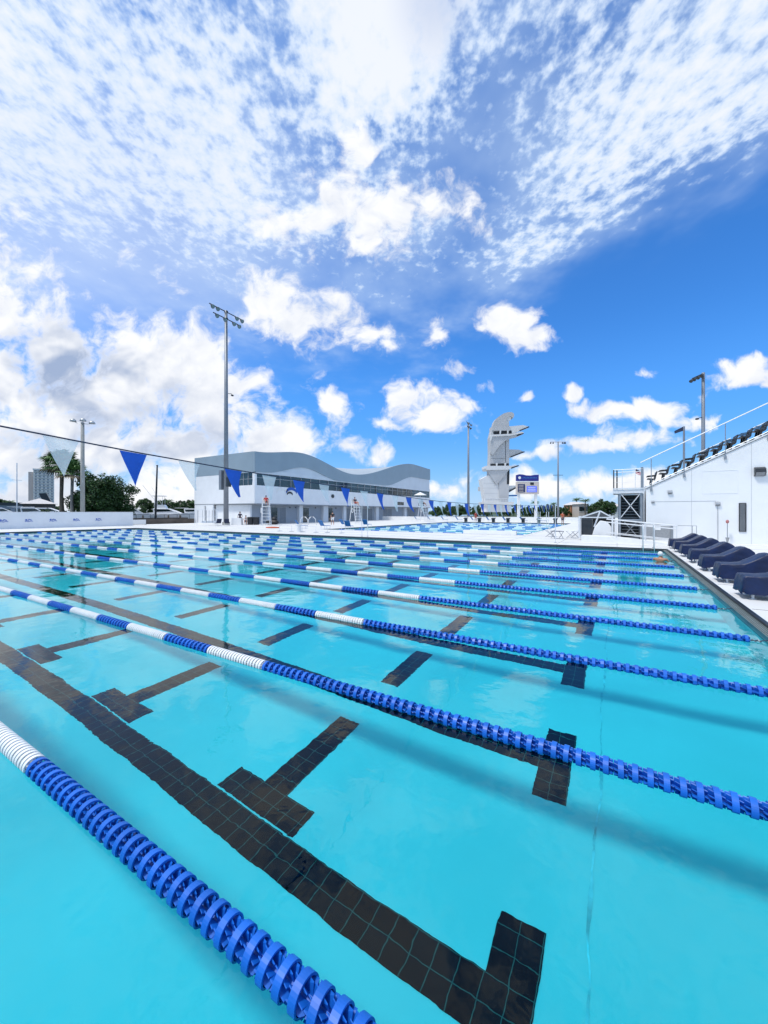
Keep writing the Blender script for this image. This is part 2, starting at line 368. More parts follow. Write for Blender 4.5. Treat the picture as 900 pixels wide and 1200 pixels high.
def build_camera():
    cd = bpy.data.cameras.new('camera'); cd.sensor_fit = 'HORIZONTAL'; cd.sensor_width = 36; cd.lens = 36*455/900
    cd.clip_start = .05; cd.clip_end = 20000
    co = bpy.data.objects.new('camera', cd); co.location = (0, 0, 1.98); co.rotation_euler = (math.pi/2, 0, TH)
    COL.objects.link(co); S.camera = co
    L = bpy.data.lights.new('sun', 'SUN'); L.energy = 2.9; L.angle = math.radians(8); L.color = (1, .965, .91)
    L.cycles.is_caustics_light = True
    o = bpy.data.objects.new('sun', L); o.rotation_euler = SUN_DIR.to_track_quat('Z', 'Y').to_euler(); o.location = (-10, -20, 40)
    COL.objects.link(o)
    S.view_settings.view_transform = 'Standard'; S.view_settings.look = 'None'
    S.view_settings.exposure = 0; S.view_settings.gamma = 1
    S.render.engine = 'CYCLES'
    S.cycles.use_denoising = True; S.cycles.sample_clamp_indirect = 6
    S.cycles.max_bounces = 8; S.cycles.transmission_bounces = 6; S.cycles.glossy_bounces = 3; S.cycles.transparent_max_bounces = 8
# ------------------------------------------------------------------ pool, deck, ground
PX0, PX1, PY0, PY1 = -48.2, 1.97, -.95, 23.9
FLOOR = -1.5
ROPE_Y = [1.19+2.27*k for k in range(10)]
LANE_Y = [2.325+2.27*k for k in range(10)]
CX0, CX1, CY0, CY1 = -27.0, -6.6, 32.6, 70.0          # competition pool
def recv(o): o.cycles.is_caustics_receiver = True; return o
def grid_sheet(xs, ys, holes, z):
    mb = MB()
    for i in range(len(xs)-1):
        for j in range(len(ys)-1):
            cx, cy = (xs[i]+xs[i+1])/2, (ys[j]+ys[j+1])/2
            if any(h[0] < cx < h[1] and h[2] < cy < h[3] for h in holes): continue
            mb.add([(xs[i],ys[j],z),(xs[i+1],ys[j],z),(xs[i+1],ys[j+1],z),(xs[i],ys[j+1],z)], [(0,1,2,3)])
    return mb
def basin(x0, x1, y0, y1, depth, n):
    w = .22
    fl = MB().add([(x0,y0,depth),(x1,y0,depth),(x1,y1,depth),(x0,y1,depth)], [(0,1,2,3)])
    recv(struct(fl.build('pool_floor', M['plaster'])))
    wl = MB(); tb = MB(); gt = MB(); cp = MB()
    for (a,b,c,d) in ((x0-w,x1+w,y0-w,y0),(x0-w,x1+w,y1,y1+w),(x0-w,x0,y0,y1),(x1,x1+w,y0,y1)):
        wl.box(a,b,c,d,depth-.1,-.14); tb.box(a,b,c,d,-.14,.060)
    for (a,b,c,d) in ((x0-.15,x1+.15,y0-.15,y0-.004),(x0-.15,x1+.15,y1+.004,y1+.15),(x0-.15,x0-.004,y0,y1),(x1+.004,x1+.15,y0,y1)):
        gt.box(a,b,c,d,.0605,.070)
    for (a,b,c,d) in ((x0-w,x1+w,y0-w,y0-.153),(x0-w,x1+w,y1+.153,y1+w),(x0-w,x0-.153,y0-.15,y1+.15),(x1+.153,x1+w,y0-.15,y1+.15)):
        cp.box(a,b,c,d,.061,.116)
    recv(struct(wl.build('pool_wall', M['plaster']))); recv(struct(tb.build('waterline_tile', M['tile_band'])))
    struct(gt.build('gutter_grating', M['gutter'])); struct(cp.build('coping_edge', M['coping_dark']))
def build_pool():
    basin(PX0, PX1, PY0, PY1, FLOOR, 0)
    basin(CX0, CX1, CY0, CY1, -2.0, 1)
    # water sheets
    for (a,b,c,d) in ((PX0,PX1,PY0,PY1),(CX0,CX1,CY0,CY1)):
        e = .002
        o = MB().add([(a+e,c+e,0),(b-e,c+e,0),(b-e,d-e,0),(a+e,d-e,0)], [(0,1,2,3)]).build('pool_water', M['water' if a == PX0 else 'water_choppy'], smooth=True)
        o.cycles.is_caustics_caster = True; struct(o)
    # tiled lane markings on the floor
    z0, z1 = FLOOR+.001, FLOOR+.006
    for L in LANE_Y:
        mb = MB(); mb.box(-45.43, -.155, -.155, .155, 0, .005)
        for c in (0, -45.585): mb.box(c-.155+(0 if c else .0005), c+.155, -.55, .55, 0, .005)
        o = mb.build('lane_line_marking', M['tile_black']); o.location = (-.57, L, z0); recv(struct(o))
    me = None
    for j in range(16):
        X = -2.955-2.74*j
        mb = MB(); mb.box(-.515, .515, .175, .47, 0, .005); mb.box(-.155, .155, .4705, 1.75, 0, .005)
        for k in range(1, 9): y = 2.27*k; mb.box(-.155, .155, y+.475, y+1.745, 0, .005)
        if me is None: me = mb.mesh('cross_line_marking', M['tile_black'])
        o = bpy.data.objects.new('cross_line_marking', me); COL.objects.link(o); o.location = (X, 2.325, z0); recv(struct(o))
    rn = random.Random(5); mb = MB(); vs = []; fs = []
    n = 90
    for i in range(n+1):
        y = PY0+.1+(PY1-PY0-.2)*i/n; w = .006+.012*rn.random()**2; x = -.16+.02*math.sin(i*.7)+rn.uniform(-.015,.015)
        vs += [(x-w,y,FLOOR+.004),(x+w,y,FLOOR+.004)]
    for i in range(n): fs.append((2*i,2*i+1,2*i+3,2*i+2))
    recv(struct(mb.add(vs, fs).build('floor_seam', M['seam'])))
    # deck with the two pools cut out
    xs = [-61, PX0-.22, CX0-.22, CX1+.22, PX1+.22, 45]; ys = [-9, PY0-.22, PY1+.22, CY0-.22, CY1+.22, 150]
    top = grid_sheet(xs, ys, [(PX0-.3,PX1+.3,PY0-.3,PY1+.3),(CX0-.3,CX1+.3,CY0-.3,CY1+.3)], .12)
    struct(top.build('deck', M['deck']))
    # saw-cut joints of the slab: thin dark strips let into the deck
    mb = MB()
    y = PY1+1.8
    for yy in (25.9, 28.9, 31.9): mb.box(-56.7, 14, yy, yy+.012, .1205, .1245)
    for xx in [-54+3*i for i in range(20)]:
        if xx < 14: mb.box(xx, xx+.012, PY1+.25, CY0-.3 if CX0-.3 < xx < CX1+.3 else 40, .125, .1265)
    for yy in [1+3*i for i in range(8)]: mb.box(PX1+.25, 14, yy, yy+.012, .1205, .1245)
    mb.box(4.6, 4.612, -8, 29.8, .1275, .129)
    struct(mb.build('deck_joint', M['seawall']))
    ring = grid_sheet([-9000, -59, 44, 9000], [-9000, -8, 149, 9000], [(-59,44,-8,149)], -.15)
    struct(ring.build('ground', M['grass']))
    mw = MB().add([(-900,-300,.0),(-64,-300,.0),(-64,260,.0),(-900,260,.0)], [(0,1,2,3)])
    struct(mw.build('marina_water', M['marina']))
    # low white bulkhead at the near edge of the competition pool
    t = MB().box(-11.3, -6.9, 32.0, 32.35, .12, .45)
    tag(t.build('pool_bulkhead', M['white_paint'], bevel=.02), 'low white raised edge block beside the near side of the farther pool', 'bulkhead')
# ------------------------------------------------------------------ lane ropes
def disc_mesh(n, R, w, fins, hub, x0, x1, pitch, mb):
    """run of float discs between x0 and x1: rim band, fins and hub for each"""
    k = int(round((x1-x0)/pitch)); rnd = random.Random(int(n*100+k))
    for i in range(k):
        x = x0+(i+.5)*(x1-x0)/k; a0 = rnd.random()*6.28; tl = rnd.uniform(-.05,.05); tz = rnd.uniform(-.04,.04)
        rings = [(R, -w/2), (R, w/2), (R-.010, w/2), (R-.010, -w/2)]
        vs = []; fs = []
        for q in range(n):
            t = a0+2*math.pi*q/n; cy, cz = math.cos(t), math.sin(t)
            for (r, dx) in rings:
                vs.append((x+dx+tl*r*cy+tz*r*cz, r*cy, r*cz))
        for q in range(n):
            for s_ in range(4):
                fs.append((q*4+s_, q*4+(s_+1)%4, ((q+1)%n)*4+(s_+1)%4, ((q+1)%n)*4+s_))
        mb.add(vs, fs)
        for q in range(fins):   # slanting fins from hub to rim
            t = a0+2*math.pi*q/fins; t2 = t+.5
            cy, cz = math.cos(t), math.sin(t); c2, s2 = math.cos(t2), math.sin(t2)
            r0, r1 = hub, R-.012
            ww = pitch*.5
            mb.add([(x-ww,r0*cy,r0*cz),(x+ww,r0*c2,r0*s2),(x+ww*.92,r1*c2,r1*s2),(x-ww*.92,r1*cy,r1*cz),
                    (x-ww,r0*cy+.003,r0*cz+.003),(x+ww,r0*c2+.003,r0*s2+.003),(x+ww*.92,r1*c2+.003,r1*s2+.003),(x-ww*.92,r1*cy+.003,r1*cz+.003)],
                   [(0,1,2,3),(7,6,5,4),(0,4,5,1),(1,5,6,2),(2,6,7,3),(3,7,4,0)])
    mb.tube([(x0+.002,0,0),(x1-.002,0,0)], hub, 8)
    return mb
ROPE_POS = ['nearest the camera, crossing the bottom left corner', 'second from the near side, crossing the middle of the water', 'third from the near side of the pool', 'fourth from the near side of the pool', 'fifth from the near side of the pool',
            'sixth from the near side of the pool', 'fourth from the far side of the pool', 'third from the far side, ending by the swimmer', 'second from the far side of the pool', 'farthest away, along the far pool edge']
def build_ropes():
    XE = PX1-.22; XB = -3.85; SEG = 1.09
    def meshes(hi):
        n, fn = (32, 9) if hi else (12, 6)
        R = .073
        a = disc_mesh(n, R, .038, fn, .020, 0, XE-XB, .094, MB()).mesh('blue_float_run', M['float_blue'])
        b = disc_mesh(n, R, .030, fn, .026, -SEG, 0, .052, MB()).mesh('white_float_run', M['float_white'])
        c = disc_mesh(n, R, .038, fn, .020, -SEG, 0, .094, MB()).mesh('blue_float_run', M['float_blue'])
        for me in (a, b, c): me.shade_smooth() if False else None
        return a, b, c
    H = meshes(True); Lo = meshes(False)
    for i, y in enumerate(ROPE_Y):
        ms = H if i < 2 else Lo
        t = thing('lane_rope', 'blue and white float rope '+ROPE_POS[i], 'lane rope', (XE, y, .012), group='lane ropes strung along the pool')
        jit = random.Random(i).uniform(-.06, .10)
        def link(me, x):
            o = bpy.data.objects.new(me.name.split('.')[0], me); COL.objects.link(o); o.parent = t; o.location = (x-XE, 0, 0); recv(o)
        link(ms[0], XB)
        x = XB; k = 0
        while x-SEG > PX0+.3:
            link(ms[1] if k % 2 == 0 else ms[2], x); x -= SEG; k += 1
        w = MB().tube([(XE-.02,y,.012),(XE+.12,y,.02),(PX1+.01,y,.05)], .008, 6)
        w.build('tension_cable', M['cable'], t)
        sp = MB(); sp.tube([(XE+.02+.012*q, y+.02*math.cos(q*1.3), .014+.02*math.sin(q*1.3)) for q in range(11)], .006, 5)
        sp.build('spring', M['steel'], t)
# ------------------------------------------------------------------ pennant line
def flag_z(y):
    c = [(-1,2.62),(.82,2.50),(1.55,2.445),(2.45,2.395),(3.42,2.35),(4.37,2.31),(5.33,2.27),(7.5,2.205),(9.2,2.19),(14,2.22),(20,2.30),(25.5,2.40)]
    for (a, za), (b, zb) in zip(c, c[1:]):
        if y <= b: return za+(zb-za)*(y-a)/(b-a)
    return c[-1][1]
def build_flags():
    X = -3.2; rnd = random.Random(4)
    t = thing('pennant_line', 'backstroke pennant line of blue and white flags strung above the pool', 'pennant line', (X, 12, 2.2))
    ys = [-1+26.5*i/90 for i in range(91)]
    MB().tube([(X, y, flag_z(y)) for y in ys], .0055, 5).build('line', M['cable'], t)
    yc = 1.12; k = 0
    while yc < 25.1:
        w, h = .095+min(.07,max(0,yc-5)*.010), rnd.uniform(.245, .265)+min(.10,max(0,yc-5)*.014)
        lean = (rnd.uniform(.0, .10)+min(.32,max(0,yc-5)*.035)) if k > 1 else .02; out = rnd.uniform(-.02, .05)
        n = 6; vs = []; fs = []
        for r in range(n+1):
            f = r/n; hw = w*(1-f)+.004
            for s_ in range(5):
                g = s_/4*2-1
                y = yc+g*hw+lean*f*f; x = X+out*f*f+.012*math.sin(3*f+g*1.4+k)*f
                zt = flag_z(yc+g*w)*(1-f)+(flag_z(yc)-h)*f
                vs.append((x, y, zt-.006))
        for r in range(n):
            for s_ in range(4): fs.append((r*5+s_, r*5+s_+1, (r+1)*5+s_+1, (r+1)*5+s_))
        mb = MB().add(vs, fs)
        # hem sewn over the line
        white = k % 2 == 0
        mb.build('pennant', M['flag_white' if white else 'flag_blue'], t, smooth=True)
        yc += .455 if yc < 5 else (.49 if yc < 8.5 else .66); k += 1
    for y, lab in ((25.5, 'thin white post at the far pool edge holding the pennant line'),):
        p = thing('flag_post', lab, 'post', (X, y, .12))
        MB().tube([(X,y,.13),(X,y,2.45)], .022, 8).build('shaft', M['steel_white'], p)
        MB().tube([(X,y,.12),(X,y,.15)], .07, 12).build('base_flange', M['steel'], p)
    for x, y, lab in ((-16.7, 24.55, 'left one of two thin white posts standing together at the far pool edge'), (-16.25, 24.65, 'right one of two thin white posts standing together at the far pool edge')):
        p = thing('flag_post', lab, 'post', (x, y, .12), group='pair of thin posts at the far edge')
        MB().tube([(x,y,.13),(x,y,2.6)], .022, 8).build('shaft', M['steel_white'], p)
        MB().tube([(x,y,.12),(x,y,.15)], .07, 12).build('base_flange', M['steel'], p)
# ------------------------------------------------------------------ covered starting blocks
def cover_part(rnd):
    """draped cloth over a starting block: low flat front, wedge rising to a humped back"""
    prof = [(.0,.47),(.03,.50),(.30,.50),(.50,.53),(.72,.66),(.90,.78),(1.0,.80),(1.12,.74),(1.20,.66)]   # x, top height
    top = [-1,-.97,-.5,0,.5,.97,1]; side = [.04,.25,.5,.75,1.0]; W = .33
    ph = rnd.random()*6
    rows = []
    for i, (x, h) in enumerate(prof):
        zb = .11+.012*i+.03*math.sin(i*1.9+ph)
        row = []
        for q in reversed(side):
            fl = .01+.04*q+.035*math.sin(i*2.3+ph+q*3)*q
            row.append((x+.012*math.sin(i+q*4+ph), -(W+fl), (h-.015)*(1-q)+zb*q))
        for f in top: row.append((x, f*W, h-(.012 if abs(f) > .9 else 0)+(.006*math.sin(f*4+i+ph) if abs(f) < .9 else 0)))
        for q in side:
            fl = .01+.04*q+.035*math.sin(i*2.0+ph*2+q*3)*q
            row.append((x+.012*math.sin(i*1.3+q*4), W+fl, (h-.015)*(1-q)+zb*q))
        rows.append(row)
    n = len(rows[0]); vs = [p for r in rows for p in r]; fs = []
    for i in range(len(rows)-1):
        for j in range(n-1): fs.append((i*n+j, i*n+j+1, (i+1)*n+j+1, (i+1)*n+j))
    for (r, sx) in ((0,-1),(len(rows)-1,1)):      # front and back skirts
        for lev in range(1, 4):
            q = lev/3; base = len(vs)
            for j in range(n):
                x, y, z = rows[r][j]
                zt_ = .12+.02*math.sin(j*1.7+ph); zz = min(z, z*(1-q)+zt_*q)
                vs.append((x+sx*(.015+.03*q+.015*math.sin(j*1.9+ph)*q), y, zz))
            prev = r*n if lev == 1 else base-n
            for j in range(n-1): fs.append((prev+j, base+j, base+j+1, prev+j+1))
    return MB().add(vs, fs)
def build_blocks():
    labs = ['covered starting block at the right edge of the photo, nearest of the row', 'second nearest starting block under a dark navy cover', 'third nearest starting block under a navy cover',
            'middle starting block of the seven, under a navy cover', 'starting block third from the far end, with small items beneath its cover', 'second farthest starting block under a navy cover', 'farthest starting block in the row, its navy cover beside the mesh fence']
    for i, yc in enumerate((11.4, 13.67, 15.94, 18.2, 20.5, 22.75, 24.75)):
        rnd = random.Random(i+3); x0 = 2.33
        t = thing('starting_block', labs[i], 'starting block', (x0, yc, .12), group='covered starting blocks on the pool deck')
        c = cover_part(rnd).mesh('cover', M['cover'], True); o = bpy.data.objects.new('cover', c); COL.objects.link(o); o.parent = t
        sd = o.modifiers.new('thick', 'SOLIDIFY'); sd.thickness = .006; o.data.shade_flat(); be = o.modifiers.new('b', 'BEVEL'); be.width = .007; be.segments = 2; be.limit_method = 'ANGLE'; be.angle_limit = math.radians(35); o.data.shade_smooth()
        for (x, y) in ((.16,-.24),(.16,.24),(.72,-.24),(.72,.24)):
            l = MB().tube([(x,y,.0),(x,y,.42)], .026, 10).tube([(x,y,0),(x,y,.02)], .055, 10)
            l.build('leg', M['steel_white'], t, world=False, smooth=True, angle=40)
        p = MB().box(.08,.95,-.27,.27,.38,.42); p.build('platform', M['steel_white'], t, world=False)
    # things lying by the fifth block
    b = MB(); b.ball((2.62, 20.0, .20), (.16,.11,.08), 10, 6); b.tube([(2.5,20,.2),(2.62,20,.31),(2.74,20,.2)], .012, 6)
    tag(b.build('kit_bag', M['black'], smooth=True), 'small dark bag on the deck under the third farthest covered block', 'bag')
# ------------------------------------------------------------------ grandstand at the right
def build_stand():
    Y = 30.0; z0, sl = 3.50, .50; XL, XR = 1.6, 16.6
    t = thing('grandstand', 'white concrete grandstand end wall with sloping top behind the covered blocks', 'grandstand', (XL, Y, .12))
    zt = lambda x: z0+sl*(x-XL)
    MB().prism([(XL,.12),(XR,.12),(XR,zt(XR)),(XL,zt(XL))], 'y', Y, Y+.2).build('end_wall', M['stand_white'], t)
    pr_ = [(XL+.03,.12)]; x = XL+.03; k = 0
    while x < XR-.7:
        zz = zt(x)-.02+.22; pr_ += [(x, zz), (x+.65, zz)]; x += .65
    pr_ += [(x, .12)]
    MB().prism(pr_, 'y', Y+.203, Y+17).build('seating_steps', M['stand_white'], t)
    MB().prism([(XL-.06,zt(XL)-.03),(XR,zt(XR)),(XR,zt(XR)+.07),(XL-.06,zt(XL)+.04)], 'y', Y-.05, Y+.19).build('wall_cap', M['white_paint'], t)
    MB().prism([(XL-.06,zt(XL)-.06),(XR,zt(XR)-.03),(XR,zt(XR)-.002),(XL-.06,zt(XL)-.032)], 'y', Y-.03, Y-.001).build('cap_dark_line', M['dark_fixture'], t)  # thin dark strip along the underside of the wall cap
    # railing on the wall face
    posts = [1.87, 3.54, 5.47, 7.35, 9.25, 11.1]
    for px_ in posts:
        p = MB().tube([(px_,Y-.07,zt(px_)-.32),(px_,Y-.07,zt(px_)+1.72)], .022, 8); p.box(px_-.06,px_+.06,Y-.1,Y-.002,zt(px_)-.34,zt(px_)-.16)
        p.build('railing_post', M['steel'], t)
    MB().tube([(XL-.3,Y-.07,zt(XL)+1.66),(13.5,Y-.07,zt(13.5)+1.74)], .032, 8).build('top_rail', M['steel_white'], t)
    MB().tube([(XL,Y-.07,zt(XL)+.16),(13.5,Y-.07,zt(13.5)+.16)], .016, 6).build('toe_rail', M['steel_white'], t)
    for (a, b) in ((2.2,3.5),(4.55,6.1),(6.95,8.5),(9.3,10.9)):
        h = MB().tube([(a,Y+2,zt(a)+.1),(a,Y+2,zt(a)+.85),(b,Y+2,zt(b)+.85),(b,Y+2,zt(b)+.1)], .028, 8)
        h.build('aisle_handrail', M['steel_white'], t)
    # faint access panels, louvre, lamps, pipe
    fr = MB()
    for (a,b,c,d) in ((4.39,6.05,3.1,4.45),):
        fr.box(a,b,Y-.012,Y-.001,d-.03,d); fr.box(a,a+.03,Y-.012,Y-.001,c,d-.03); fr.box(b-.03,b,Y-.012,Y-.001,c,d-.03); fr.box(a,b,Y-.012,Y-.001,c-.03,c)
    fr.build('access_panel_frame', M['wall_white'], t)
    MB().box(1.9,5.05,Y-.008,Y-.001,2.62,2.645).box(5.12,5.15,Y-.03,Y-.001,.12,2.6).build('wall_conduit', M['frame_metal'], t)
    lv = MB().box(6.08,6.11,Y-.05,Y-.001,.84,2.5).box(6.37,6.40,Y-.05,Y-.001,.84,2.5).box(6.11,6.37,Y-.05,Y-.001,2.47,2.5).box(6.11,6.37,Y-.05,Y-.001,.84,.87)
    lvp = lv.build('louvre', M['black'], t)
    g = MB()
    for q in range(26): g.prism([(Y-.045,.88+q*.061),(Y-.01,.90+q*.061),(Y-.01,.905+q*.061),(Y-.045,.885+q*.061)], 'x', 6.11, 6.37)
    go = g.build('louvre_blades', M['steel'], None); go.data.transform(Matrix.Translation(-Vector(root_loc(t)))); go.parent = lvp
    MB().box(6.11,6.37,Y-.008,Y-.002,.87,2.47).build('louvre_backing', M['mesh_fence'], t)
    for (x, z, s_) in ((6.97,4.28,.26),(2.84,3.22,.13),(5.13,2.46,.13),(1.96,2.62,.09)):
        b = MB().prism([(-s_,-s_*.2),(-s_*.25,-s_),(0,-s_),(0,s_),(-s_*.9,s_*.6)], 'x', -s_*.9, s_*.9)
        o = b.build('wall_lamp', M['dark_fixture' if s_ > .2 else 'frame_metal'], None); o.parent = t; o.location = (x-XL, -.002, z-.12)
        l = MB().prism([(-s_*.97,-s_*.17),(-s_*.31,-s_*.95),(-s_*.34,-s_*.98),(-s_*1.0,-s_*.2)], 'x', -s_*.75, s_*.75)
        q = l.build('lamp_lens', M['lens'], None); q.parent = o
    j = MB()
    for x in (3.9, 6.62, 9.3, 12.0): j.box(x,x+.014,Y-.0035,Y-.0005,.13,zt(x)-.08)
    j.build('wall_joint', M['frame_metal'], t)
    # seats, two at the near end of each row
    def seat():
        s_ = thing('stadium_seat', '', 'seat', (0,0,0), group='dark folding seats on the grandstand steps')
        MB().prism([(-.02,.40),(.30,.36),(.34,.40),(.0,.45)], 'y', -.22, .22).build('seat_pan', M['seat_dark'], s_, world=False)
        MB().prism([(.33,.36),(.38,.34),(.50,.84),(.44,.86)], 'y', -.23, .23).build('backrest', M['seat_dark'], s_, world=False)
        for y in (-.245, .205):
            MB().prism([(.10,0),(.20,0),(.26,.38),(.16,.38)], 'y', y, y+.04).prism([(-.04,.56),(.40,.60),(.40,.64),(-.04,.60)], 'y', y, y+.04).prism([(.36,.4),(.41,.4),(.42,.6),(.37,.6)], 'y', y, y+.04).build('armrest_frame', M['black'], s_, world=False)
        return s_
    proto = seat(); first = True; k = 0
    x = XL+.03
    names = ['lowest','second','third','fourth','fifth','sixth','seventh','eighth','ninth','tenth']
    for r in range(10):
        for c in range(2):
            s_ = proto if first else copy_tree(proto); first = False; s_.scale = (1.05,1,1.02)
            zz = zt(x)-.02+.22
            place(s_, (x+.08, Y+.52+c*.52, zz), 0, 'dark folding stadium seat in the %s step row, %s' % (names[r], 'nearest the railing' if c == 0 else 'just behind the end seat'))
        x += .65
def build_stair_tower():
    x0, x1, y0, y1 = -.20, 1.48, 30.1, 32.1; zd = 3.42
    t = thing('stair_tower', 'grey steel stair tower with cross braces standing left of the white grandstand wall', 'stair tower', (x0, y0, .12))
    for x in (x0+.35, x1-.12):
        for y in (y0+.1, y1-.1): MB().box(x-.07,x+.07,y-.07,y+.07,.12,zd-.22).build('column', M['steel'], t)
    MB().box(x0,x1,y0,y1,zd-.06,zd).build('landing', M['steel'], t)
    b = MB(); b.box(x0,x1,y0-.04,y0,zd-.22,zd+.03); b.box(x0,x1,y1,y1+.04,zd-.22,zd+.03); b.box(x0-.04,x0,y0-.04,y1+.04,zd-.22,zd+.03); b.box(x0-.02,x1,y0-.09,y0-.045,zd+.05,zd+.13)
    b.build('edge_beam', M['steel_white'], t)
    a, c = x0+.42, x1-.19
    for (p, q) in (((a,zd-.25),(c,1.62)),((c,zd-.25),(a,1.62))):
        MB().bar((p[0],y0+.04,p[1]),(q[0],y0+.04,q[1]),.07,.05).build('cross_brace', M['steel_white'], t)
    for (p, q) in (((a+.2,1.32),(c-.2,.45)),((c-.2,1.32),(a+.2,.45))):
        MB().bar((p[0],y0+.1,p[1]),(q[0],y0+.1,q[1]),.08,.05).build('cross_brace', M['steel'], t)
    MB().box(a,c,y0+.02,y0+.09,1.40,1.52).build('tie_beam', M['steel'], t)
    # enclosed dark stair flights inside
    st = MB()
    for k in range(14):
        st.box(a+.05,c-.05,y0+.35+k*.11,y0+.47+k*.11,.2+k*.20,.23+k*.20)
    st.build('stair_treads', M['steel'], t)
    MB().prism([(y0+.2,.15),(y0+.45,.15),(y1-.1,zd-.3),(y1-.1,zd-.1),(y1-.35,zd-.1)], 'x', a-.01, a+.03).build('stringer', M['dark_fixture'], t)
    MB().box(x0+.3,x1-.05,y1-.02,y1,.2,zd-.25).build('rear_screen', M['dark_fixture'], t)
    MB().box(x1-.03,x1-.005,y0+.2,y1-.05,.2,zd-.25).build('side_screen', M['dark_fixture'], t)
    MB().box(x0+.26,x0+.29,y0+.2,y1-.05,.2,zd-.25).build('side_screen', M['dark_fixture'], t)
    r = MB(); zr = 4.78
    for x in (x0, x0+.5, x1): r.tube([(x,y0,zd),(x,y0,zr)], .02, 6)
    r.tube([(x0,y0,zr),(x1,y0,zr)], .025, 6); r.tube([(x0,y1,zr),(x1,y1,zr)], .025, 6); r.tube([(x0,y0,zr),(x0,y1,zr)], .025, 6)
    for z in (3.95, 4.35): r.tube([(x0,y0,z),(x1,y0,z)], .009, 5)
    r.build('guard_rail', M['steel_white'], t)
    MB().box(x0-.02,x0+.05,y0-.03,y0+.04,zd-.1,zr).box(x0+.16,x0+.24,y0+.02,y0+.08,zd,zr-.03).build('corner_post', M['dark_fixture'], t)
    MB().box(x1-.16,x1-.02,y0-.02,y0+.06,zd,zr+.1).build('corner_post', M['steel'], t)
    # flag on its own staff further off
    f = thing('flag_staff', 'small red, white and blue flag on a staff seen through the stair tower railing', 'flag', (1.62, 47.6, .12))
    MB().tube([(1.62,47.6,.12),(1.62,47.6,6.5)], .03, 8).build('staff', M['steel_white'], f)
    fl = MB(); n = 8
    for k in range(n):
        for r_ in range(7):
            fl.cur = 0 if (k < 4 and r_ < 4) else (1 if r_ % 2 == 0 else 2)
            xs = [1.64+.085*(k+q) for q in (0,1)]; W_ = lambda q: .05*math.sin(q*1.4)
            dz = [-.05*(k+q) for q in (0,1)]
            za = 6.42-.065*r_; zb = za-.065
            fl.add([(xs[0],47.6+W_(k),za+dz[0]),(xs[1],47.6+W_(k+1),za+dz[1]),(xs[1],47.6+W_(k+1),zb+dz[1]),(xs[0],47.6+W_(k),zb+dz[0])], [(0,1,2,3)])
    fl.build('flag_cloth', [M['navy_cloth'], M['flag_red'], M['white_cloth']], f)
def build_ramp():
    y0, y1 = 26.9, 28.3; xa, xb = -.45, 2.9
    t = thing('access_ramp', 'low white access ramp with white tube handrails at the pool corner', 'ramp', (xa, y0, .12))
    MB().prism([(xa,.12),(xb,.12),(xb,.15),(xa,.50)], 'y', y0, y1).build('ramp_slab', M['white_paint'], t)
    MB().box(-1.9,xa-.003,y0,y1,.12,.50).build('landing', M['white_paint'], t)
    zt = lambda x: .50-.35*(x-xa)/(xb-xa)
    for y in (y0+.05, y1-.05):
        for x in (-.05, 1.42, 2.85): MB().tube([(x,y,zt(x)),(x,y,zt(x)+1.05)], .024, 8).build('rail_post', M['steel_white'], t)
        for h, r in ((1.05,.028),(.86,.02),(.22,.02)): MB().tube([(xa-.1,y,zt(xa)+h),(xb,y,zt(xb)+h)], r, 8).build('handrail', M['steel_white'], t)
    f = thing('fence_panel', 'grey mesh fence panel between the white ramp and the farthest navy cover', 'fence panel', (1.5, 28.9, .12))
    MB().box(1.50,2.88,28.9,28.92,.32,1.12).build('mesh_infill', M['mesh_fence'], f)
    MB().tube([(1.48,28.91,.12),(1.48,28.91,1.2),(2.9,28.91,1.2),(2.9,28.91,.12)], .025, 8).tube([(1.48,28.91,.3),(2.9,28.91,.3)], .015, 6).build('frame', M['steel'], f)
    MB().box(2.76,2.88,28.84,28.89,.12,1.22).build('gate_post', M['steel'], f)
    MB().box(2.0,2.28,28.88,28.896,.88,1.1).build('notice_plate', M['white_paint'], f)
    h = thing('handrail', 'thin short handrail standing free on the deck against the white wall', 'handrail', (3.25, 29.3, .12))
    MB().tube([(3.05,29.3,1.16),(4.05,29.3,1.16),(4.05,29.3,.12)], .022, 8).tube([(3.85,29.3,1.16),(3.85,29.3,.12)], .016, 8).build('rail', M['steel'], h)
    MB().tube([(4.05,29.3,.12),(4.05,29.3,.15)], .06, 10).build('foot', M['steel'], h)
    # pool exit handrails at the corner
    for x, l in ((1.15,'left one of two chrome grab rails leaning into the far pool corner'), (1.62,'right one of two chrome grab rails leaning into the far pool corner')):
        g = thing('grab_rail', l, 'grab rail', (x, PY1, .12), group='pair of grab rails at the pool corner')
        recv(MB().tube([(x,PY1+.55,.12),(x,PY1+.55,1.2),(x,PY1+.40,1.34),(x,PY1+.10,1.30),(x,PY1-.05,1.1),(x,PY1-.08,-.75)], .017, 10).build('tube_rail', M['steel_white'], g, smooth=True))
        MB().tube([(x,PY1+.55,.12),(x,PY1+.55,.15)], .06, 12).build('foot_flange', M['steel'], g)
    # life hook stand by the wall
    k = thing('hook_stand', 'thin grey post with dull red head and cone foot by the white wall', 'post', (5.5, 29.6, .12))
    MB().tube([(5.5,29.6,.12),(5.5,29.6,1.45)], .02, 8).build('shaft', M['steel'], k)
    MB().ball((5.5,29.6,1.42), (.08,.08,.11), 10, 6).build('head', M['dull_pink'], k, smooth=True)
    MB().tube([(5.5,29.6,.16),(5.5,29.6,.50)], [.02,.10], 10).build('cone', M['steel'], k)
